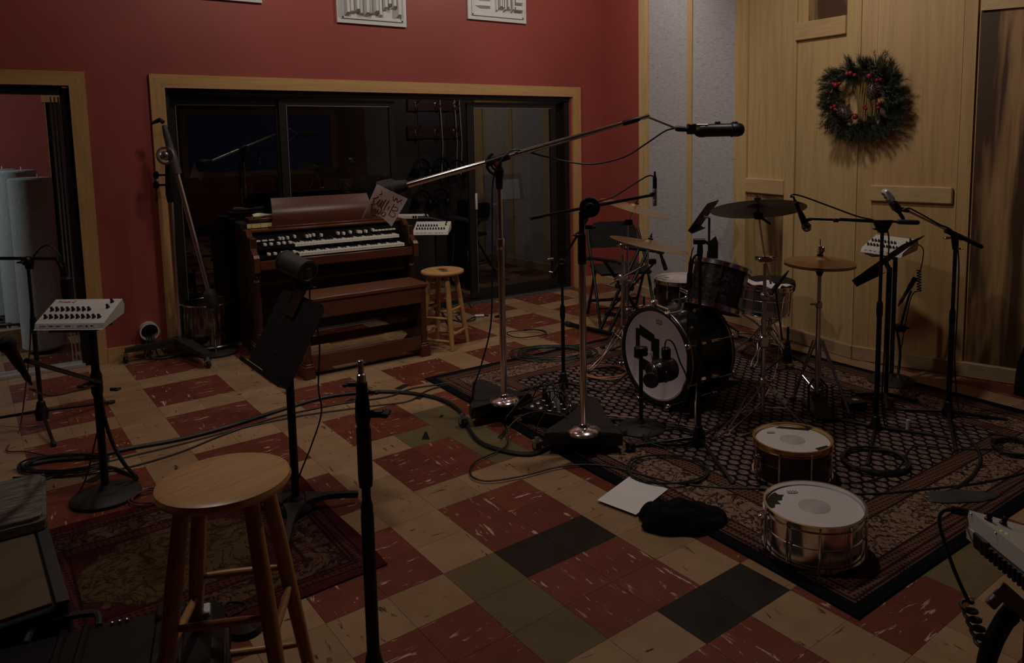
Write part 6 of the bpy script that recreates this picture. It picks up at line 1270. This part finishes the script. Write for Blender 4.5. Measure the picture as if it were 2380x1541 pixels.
# ---------------------------------------------------------------- wall things
rd = random.Random(12)
wc = V(2004, 232, W1+Vector((-.10, .0, 0)), (-.78, -.62, 0)); wn = (CP-wc); wn.z *= .1; wn.normalize(); wn = (wn+Vector((-.9, 0, 0))).normalized()
t = thing('christmas_wreath', 'evergreen wreath with red berries and pine cones on the wood wall', 'wreath', wc)
WM = orient(wc, wn, (0, 0, 1)); WR = .215; b = MB(); vs = []; fs = []
for i in range(360):
    a = 2*PI*(i+rd.uniform(-.6, .6))/360; sq_ = 1-.06*math.cos(4*a); outer = rd.random() < .72
    p0 = Vector((math.cos(a)*WR*sq_, math.sin(a)*WR*sq_, 0))*rd.uniform(.84, 1.1)+Vector((0, 0, rd.uniform(-.01, .03))); rad = Vector((math.cos(a), math.sin(a), 0)); tan = Vector((-math.sin(a), math.cos(a), 0))
    st_d = (rad*((1 if outer else -1)*rd.uniform(.35, 1.0))+tan*rd.uniform(-.2, 1.3)+Vector((0, 0, rd.uniform(.0, .75)))).normalized(); SL = rd.uniform(.08, .125)*sq_ if outer else rd.uniform(.05, .08)
    for k in range(64):
        f_ = rd.random(); p = p0+st_d*SL*f_; q_ = st_d.cross(Vector((rd.uniform(-1, 1), rd.uniform(-1, 1), rd.uniform(-1, 1)))).normalized()
        d0 = (st_d*rd.uniform(.5, 1.1)+q_*rd.uniform(.5, 1.0)).normalized(); L = rd.uniform(.028, .052); sdv = d0.cross(q_+Vector((.01, .02, .03))).normalized()*.0013; up_ = d0.cross(sdv).normalized()*.0012
        o = len(vs); vs += [p-sdv, p+sdv, p+up_, p+d0*L]; fs += [(o, o+1, o+3), (o+1, o+2, o+3), (o+2, o, o+3)]
b.add(vs, fs, WM); plain('needles', (.034, .044, .024), .6, 0, .6, 40); o = b.build('foliage', 'needles', t, world=True, smooth=0, recalc=False)
b = MB(); b.ring((0, 0, -.03), WR, .016, 36, 8, WM); b.build('ring_core', 'needles', t, world=True)
b = MB()
for k in range(9): b.tube(spline([WM @ Vector((-.03+.012*k, .15*s, .0+.02*math.sin(k+s*2))) for s in (-1, -.4, .3, 1)], 4), .006, 5)
wood('raffia', (.24, .16, .05), (.33, .23, .08), 'Z', 20); b.build('raffia_strands', 'raffia', t, 'straw-coloured strands', world=True)
for x, y, r in ((-.075, .155, .017), (-.055, .158, .018), (-.03, .145, .015), (.055, .135, .021), (.10, .11, .014), (.12, .112, .013), (-.14, .09, .021), (-.12, .10, .014), (-.155, .10, .013), (-.145, -.035, .015), (-.165, -.045, .014), (-.14, -.055, .014), (-.02, -.10, .022), (.03, -.045, .013), (.04, -.055, .013), (.11, -.03, .015), (.112, -.052, .014), (-.04, -.085, .012)):
    b = MB(); b.ball(WM @ Vector((x*1.15, y*1.15, .075)), r*.95, 14); b.build('berry', 'red_berry', t, world=True)
wood('cone_wood', (.045, .025, .018), (.10, .06, .045), 'Z', 30)
for x, y, an in ((.075, .045, 1.5), (-.085, -.075, 2.4)):
    b = MB(); A = Vector((math.cos(an), math.sin(an), .15)).normalized(); CM_ = orient(Vector((x*1.15, y*1.15, .075))-A*.06, A) @ Matrix.Scale(1.15, 4)
    b.lathe([(0, 0), (.028, .012), (.034, .04), (.026, .075), (0, .105)], 14, WM @ CM_)
    for i in range(54):
        z = .012+.0016*i; r_ = .036*math.sin(PI*min(1, (z+.012)/.118))**.6; a = i*2.4; b.hull([Vector((math.cos(a+q)*r_*k, math.sin(a+q)*r_*k, z+h)) for q, k, h in ((-.22, .7, 0), (.22, .7, 0), (0, 1.22, .008), (0, 1.18, .003), (0, .7, .006))], WM @ CM_)
    b.build('pine_cone', 'cone_wood', t, world=True)
for x, y in ((.14, .03), (.15, .07), (.05, .19), (.07, .20)):
    b = MB(); p = WM @ Vector((x*1.1, y*1.1, .085))
    for k in range(7): b.tube([p+Vector((0, 0, .012*k))*0+(WM.to_3x3() @ Vector((.011*k, -.010*k, .002))), p+(WM.to_3x3() @ Vector((.011*k+.012*math.cos(k), -.010*k+.016*math.sin(k*2), .004)))], .0028, 5)
    plain('sage', (.07, .085, .05), .7) if 'sage' not in MATS else None; b.build('cedar_sprig', 'sage', t, 'pale green sprig', world=True)
def diffuser(label, x0, x1, zb, seed, style):
    w = x1-x0; S = max(w, .61); t = thing('acoustic_diffuser', label, 'acoustic panel', ((x0+x1)/2, YW, zb+S/2)); rd = random.Random(seed)
    b = MB(); b.box((0, -.012, 0), (w, .022, S)); b.box((0, -.028, -S/2+.045), (w-.07, .012, .014)); 
    for sx_ in (-1, 1): b.box((sx_*(w/2-.045), -.028, 0), (.014, .012, S-.08))
    b.build('frame', 'diffuser_white', t, smooth=20)
    b = MB(); n = 12
    if style == 0:
        for i in range(n):
            x = -w/2+.06+(w-.12)*(i+.5)/n; h = .02+.045*abs(math.sin(i*1.7+seed)); zz_ = -S/2+.06+.03*abs(math.sin(i*2.3)); zz_ += .08*max(0, math.sin((i-7)*.75)) if i > 6 else 0
            b.hull([(x+p*(w-.12)/n*.5*q, -.024-y, z) for p in (-1, 1) for y, q in ((0, .96), (h, .55)) for z in (zz_-.0+y*.4, S/2-.06)])
    else:
        for i in range(7):
            x = -.02+.028*i; h = .025+.035*abs(math.sin(i*1.9)); b.hull([(x+p*.012*q, -.024-y, z) for p in (-1, 1) for y, q in ((0, 1), (h, .6)) for z in (-S/2+.09+y*.5+.02*abs(math.sin(i*2.1)), S/2-.06)])
        for i in range(7):
            z = -S/2+.13+.07*i
            b.hull([(xx, -.024-y, z+q) for xx, k in ((w/2-.145, 1), (w/2-.06, 1)) for y, q in ((0, -.022), (0, .022), (.045, -.012), (.045, .012))])
            b.hull([(xx, -.024-y, z+q) for xx, y, q in ((-w/2+.07, 0, 0), (-w/2+.13, 0, .026), (-w/2+.13, 0, -.026), (-w/2+.24, 0, .02), (-w/2+.24, 0, -.02), (-w/2+.13, .03, 0), (-w/2+.22, .03, 0))])
    b.build('relief', 'diffuser_white', t, smooth=20)
vw = lambda x, y: V(x, y, (0, YW-.02, 0), (0, 1, 0))
a, e = vw(784, 52), vw(945, 63); diffuser('white sculpted diffuser panel above the left half of the glass doors', a.x, e.x, (a.z+e.z)/2, 1, 0)
a2, e2 = vw(1088, 46), vw(1223, 53); diffuser('white sculpted diffuser panel above the right half of the glass doors', a2.x, e2.x, (a2.z+e2.z)/2, 2, 1)
e3 = vw(609, 7); diffuser('white diffuser panel at the top edge, left of the other two', e3.x-.66, e3.x, e3.z, 3, 0)
# ---------------------------------------------------------------- grey felt tubes in the booth
for i, (x, y, dd, r) in enumerate(((104, 800, 6.0, .142), (66, 760, 6.45, .15), (22, 740, 6.9, .16), (-20, 735, 7.1, .16))):
    q = D(x, y, dd); top = [413, 396, 394, 393][i]; zt = Z(q, top); t = thing('sound_baffle_tube', ['tall grey felt-covered tube nearest the doorway jamb in the left booth', 'second grey felt tube from the jamb in the left booth', 'third grey felt tube from the jamb in the left booth', 'grey felt tube cut by the left edge of the photo'][i], 'acoustic tube', (q.x, q.y, 0), 0, 'felt tubes in the booth')
    b = MB(); b.lathe([(0, .03), (r-.02, .03), (r, .05), (r, zt-.012), (r-.012, zt), (0, zt)], 36); b.build('tube', 'grey_felt', t)
    b = MB(); b.lathe([(r*.7, 0), (r*.7, .03)], 24); b.build('foot', 'black', t); b = MB(); b.cyl((.05, -.03, zt-.01), (.05, -.03, zt+.03), .006, 8); b.build('hanger_pin', 'white_plastic', t)
q0 = D(100, 850, 5.9); b = MB(); b.box((-1.6, 5.15, .06), (1.4, .09, .12), 0, .004); o = b.build('timber_beam', 'base_wood', smooth=0); tag(o, 'pale timber beam on the booth floor behind the door track', 'timber')
coilthing('tangle of black cables on the booth floor below the grey tubes', Vector((-1.75, 5.35, .12)), .34, 6, .008, 'cable', 21, .6, 0, .3)
coilthing('second heap of black cables on the booth floor, nearer the jamb', Vector((-1.25, 5.4, .12)), .25, 5, .008, 'cable', 22, .7, 0, .3)
# ---------------------------------------------------------------- things in the alcove: hook boards and headphones
YA = 5.285; va = lambda x, y: V(x, y, (0, YA, 0), (0, 1, 0))
for i, (y0, y1) in enumerate(((231, 259), (294, 321))):
    p, q = va(950, y0), va(1066, y1); t = thing('hook_board', ['upper dark board with three steel coat hooks behind the glass doors', 'lower dark board with three steel coat hooks behind the glass doors'][i], 'hook board', ((p.x+q.x)/2, YA, (p.z+q.z)/2))
    W_ = q.x-p.x+.04; b = MB(); b.box((0, 0, 0), (W_, .02, p.z-q.z), b=.003); b.build('board', 'hook_board', t)
    for k in range(3):
        x = (-.36+.36*k)*W_; b = MB(); b.box((x, -.014, 0), (.022, .008, .075), b=.003); b.tube(spline([(x, -.015, .02), (x+.015, -.05, .03), (x+.04, -.075, .075), (x+.045, -.08, .085)], 4), .006, 6); b.tube(spline([(x, -.015, -.01), (x+.01, -.05, -.03), (x+.035, -.07, -.02), (x+.04, -.075, .005)], 4), .006, 6); b.build('hook', 'steel', t)
def headphones(label, x, y, s=1.0, hook=True):
    p = va(x, y)+Vector((0, -.07, 0)); t = thing('headphones', label, 'headphones', p, .2, 'headphones on the alcove wall')
    b = MB(); b.tube([(.085*s*math.sin(a), 0, .075*s*math.cos(a)-.085*s) for a in [math.radians(-115+10*k) for k in range(24)]], .010*s, 8); b.build('headband', 'black', t)
    for sx_ in (-1, 1): b = MB(); b.lathe([(0, -.022), (.036*s, -.022), (.043*s, -.01), (.043*s, .012), (.03*s, .022), (0, .024)], 20, orient((sx_*.072*s, -.005, -.125*s), (sx_, -.35, 0))); b.build('ear_cup', 'black', t)
    if hook: b = MB(); b.tube(spline([(.0, .06, -.01), (.0, .02, -.014), (.005, -.02, 0), (.01, -.03, .03)], 4), .005, 6); b.build('hook', 'steel', t)
    cable('headphone_cable', label.replace('headphones', 'headphone cable').replace('black', 'black coiled'), [p+Vector((-.07, -.02, -.15)), p+Vector((-.05, -.03, -.24)), p+Vector((.0, -.02, -.27)), p+Vector((.05, -.03, -.22)), p+Vector((.03, -.03, -.12)), p+Vector((0, -.03, -.02))], .005)
for i, (x, y) in enumerate(((973, 368), (1017, 366), (1055, 370), (974, 440), (1016, 437))): headphones(['black headphones hanging leftmost in the upper row behind the glass', 'black headphones hanging in the middle of the upper row behind the glass', 'black headphones hanging rightmost in the upper row behind the glass', 'black headphones hanging at the left of the lower row behind the glass', 'black headphones hanging at the right of the lower row behind the glass'][i], x, y, 1.25)
for i, (x, w, mt) in enumerate(((1000, .42, 'plastic_grey'), (1045, .12, 'plastic_grey'))):
    p, q = va(x, 262), va(x, 380); b = MB(); b.box(((p.x), YA+.012, (p.z+q.z)/2), (w*.7, .012, 1.0)); o = b.build('pin_board', mt, smooth=0); tag(o, ['wide grey panel behind the hook boards', 'narrow grey panel at the right of the hook boards'][i], 'panel')
for x in (1019, 1053, 1064): p = va(x, 240); b = MB(); b.tube([(p.x, YA-.02, 2.2), (p.x+.03, YA-.02, 1.55), (p.x, YA-.03, 1.2)], .006, 6); o = b.build('hanging_cord', 'pvc'); tag(o, {1019: 'left pale cord hanging down the alcove wall', 1053: 'middle pale cord hanging down the alcove wall', 1064: 'right pale cord hanging down the alcove wall'}[x], 'cord')
p = va(1062, 480); t = thing('equipment_rack', 'black equipment rack with gear on top inside the alcove, behind the far mixer', 'rack', (p.x+.05, 4.85, 0)); h = p.z-.10
b = MB(); b.box((0, 0, h/2), (.56, .5, h)); b.build('cabinet', 'black', t); b = MB(); b.box((0, -.01, h+.01), (.60, .54, .02)); b.build('top', 'plastic_grey', t)
for k in range(5): b = MB(); b.box((0, -.253, h-.12-.11*k), (.5, .012, .09), b=.003); b.build('rack_unit', 'black_gloss', t)
b = MB(); b.box((p.x+.08, 4.87, h+.02+.09), (.42, .36, .18), .0, .02); o = b.build('guitar_amplifier', 'black'); tag(o, 'black amplifier sitting on the equipment rack in the alcove', 'amplifier'); bb_ = MB(); bb_.box((p.x+.16, 4.685, h+.16), (.08, .006, .02)); bb_.build('label', 'silver_body', o)
p = va(740, 480); b = MB(); b.box((.75, 4.75, .55), (1.5, .5, 1.06), 0, .01); b.box((.75, 4.75, 1.13), (1.55, .55, .03)); o = b.build('storage_cabinet', 'black'); tag(o, 'long dark cabinet standing behind the left glass doors', 'cabinet')
for k, x in enumerate((.3, .7, 1.2)): b = MB(); b.box((x, 4.72, 1.155+.05), (.3, .3, .09), .1*k, .01); o = b.build('gear_box', ['organ_side', 'black', 'plastic_grey'][k]); tag(o, ['dark wooden box on the cabinet behind the left glass', 'black gear box on the cabinet behind the left glass', 'grey gear box on the cabinet behind the second glass pane'][k], 'box')
# music stand with a white page seen through the right-hand pane
pp_ = V(1170, 440, (0, 4.8, 0), (0, 1, 0)); P = Vector((pp_.x, 4.8, 0)); t = thing('music_stand', 'dark music stand holding a white page behind the right glass pane', 'music stand', P)
seg_tube(t, 'pole', [P+Vector((0, 0, .04)), P+Vector((0, 0, pp_.z))], .014, 'black'); b = MB(); b.lathe([(.16, 0), (.16, .015), (.03, .04), (.02, .05)], 24, Matrix.Translation(P)); b.build('base', 'black', t, world=True)
_, MM = desk(t, P+Vector((0, -.03, pp_.z-.13)), (1, 0, 0), (0, .15, 1), .50, .30)
b = MB(); b.box((.07, .13, .004), (.26, .22, .002), M=MM); o = b.build('sheet_music', 'white_paper'); tag(o, 'white page on the dark music stand behind the right glass pane', 'paper')
for i, (x, y, z, c_) in enumerate(((2.75, 4.75, .45, 'black'), (3.1, 4.7, .3, 'plastic_grey'))):
    b = MB(); b.box((x, y, z/2), (.34, .3, z), .2*i, .02); o = b.build('equipment_crate', c_); tag(o, ['tall dark crate standing behind the right glass pane', 'low grey crate standing behind the right glass pane'][i], 'crate')
# ================================================================ CAMERA AND LIGHT
cam = bpy.data.cameras.new('camera'); co = bpy.data.objects.new('camera', cam); COL.objects.link(co)
R3 = Matrix((RT[0], -RT[1], -RT[2])).transposed(); co.matrix_world = Matrix.Translation(CP) @ R3.to_4x4()
cam.sensor_fit = 'HORIZONTAL'; cam.sensor_width = 36; cam.lens = FL/2380*36
cam.shift_x = (1190-CX)/2380; cam.shift_y = (CY-770.5)/2380; cam.clip_start = .05
SC.camera = co
def spot(name, p, tgt, e, c=(1, .86, .70), size=.12, ang=110, blend=.8):
    l = bpy.data.lights.new(name, 'SPOT'); l.energy = e; l.color = c; l.shadow_soft_size = size; l.spot_size = math.radians(ang); l.spot_blend = blend
    o = bpy.data.objects.new(name, l); COL.objects.link(o); o.location = p; o.rotation_euler = (Vector(tgt)-Vector(p)).to_track_quat('-Z', 'Y').to_euler(); return o
def area(name, p, tgt, e, sz, c=(1, .88, .74)):
    l = bpy.data.lights.new(name, 'AREA'); l.energy = e; l.color = c; l.size = sz
    o = bpy.data.objects.new(name, l); COL.objects.link(o); o.location = p; o.rotation_euler = (Vector(tgt)-Vector(p)).to_track_quat('-Z', 'Y').to_euler(); return o
LC = (1, .87, .77)
spot('ceiling_spot', (.5, 2.5, 3.66), (.7, 4.1, 2.2), 92, LC, .09, 165, .6)
spot('ceiling_spot', (2.7, 2.5, 3.66), (3.0, 4.1, 2.2), 100, LC, .09, 165, .6)
spot('ceiling_spot', (1.7, .4, 3.66), (2.6, .4, .6), 175, LC, .09, 160, .7)
spot('ceiling_spot', (-.9, .9, 3.66), (1.1, .9, .6), 125, LC, .09, 135, .8)  # added spot, brightens the left mixer, bass drum head and lower right wall
spot('booth_lamp', (-3.3, 4.9, 2.5), (-1.9, 6.9, .8), 130, (.93, .97, 1), .2, 160)
spot('alcove_fill', (2.6, 4.35, 2.55), (2.4, 5.3, 1.1), 14, LC, .05, 170)  # added fill light that brings out the hooks and panels in the alcove
W = bpy.data.worlds.new('world'); SC.world = W; W.use_nodes = True; W.node_tree.nodes['Background'].inputs[0].default_value = (.5, .45, .4, 1); W.node_tree.nodes['Background'].inputs[1].default_value = .02
SC.view_settings.view_transform = 'Standard'; SC.view_settings.look = 'None'; SC.view_settings.gamma = 1; SC.view_settings.use_curve_mapping = False; SC.view_settings.exposure = -1.25
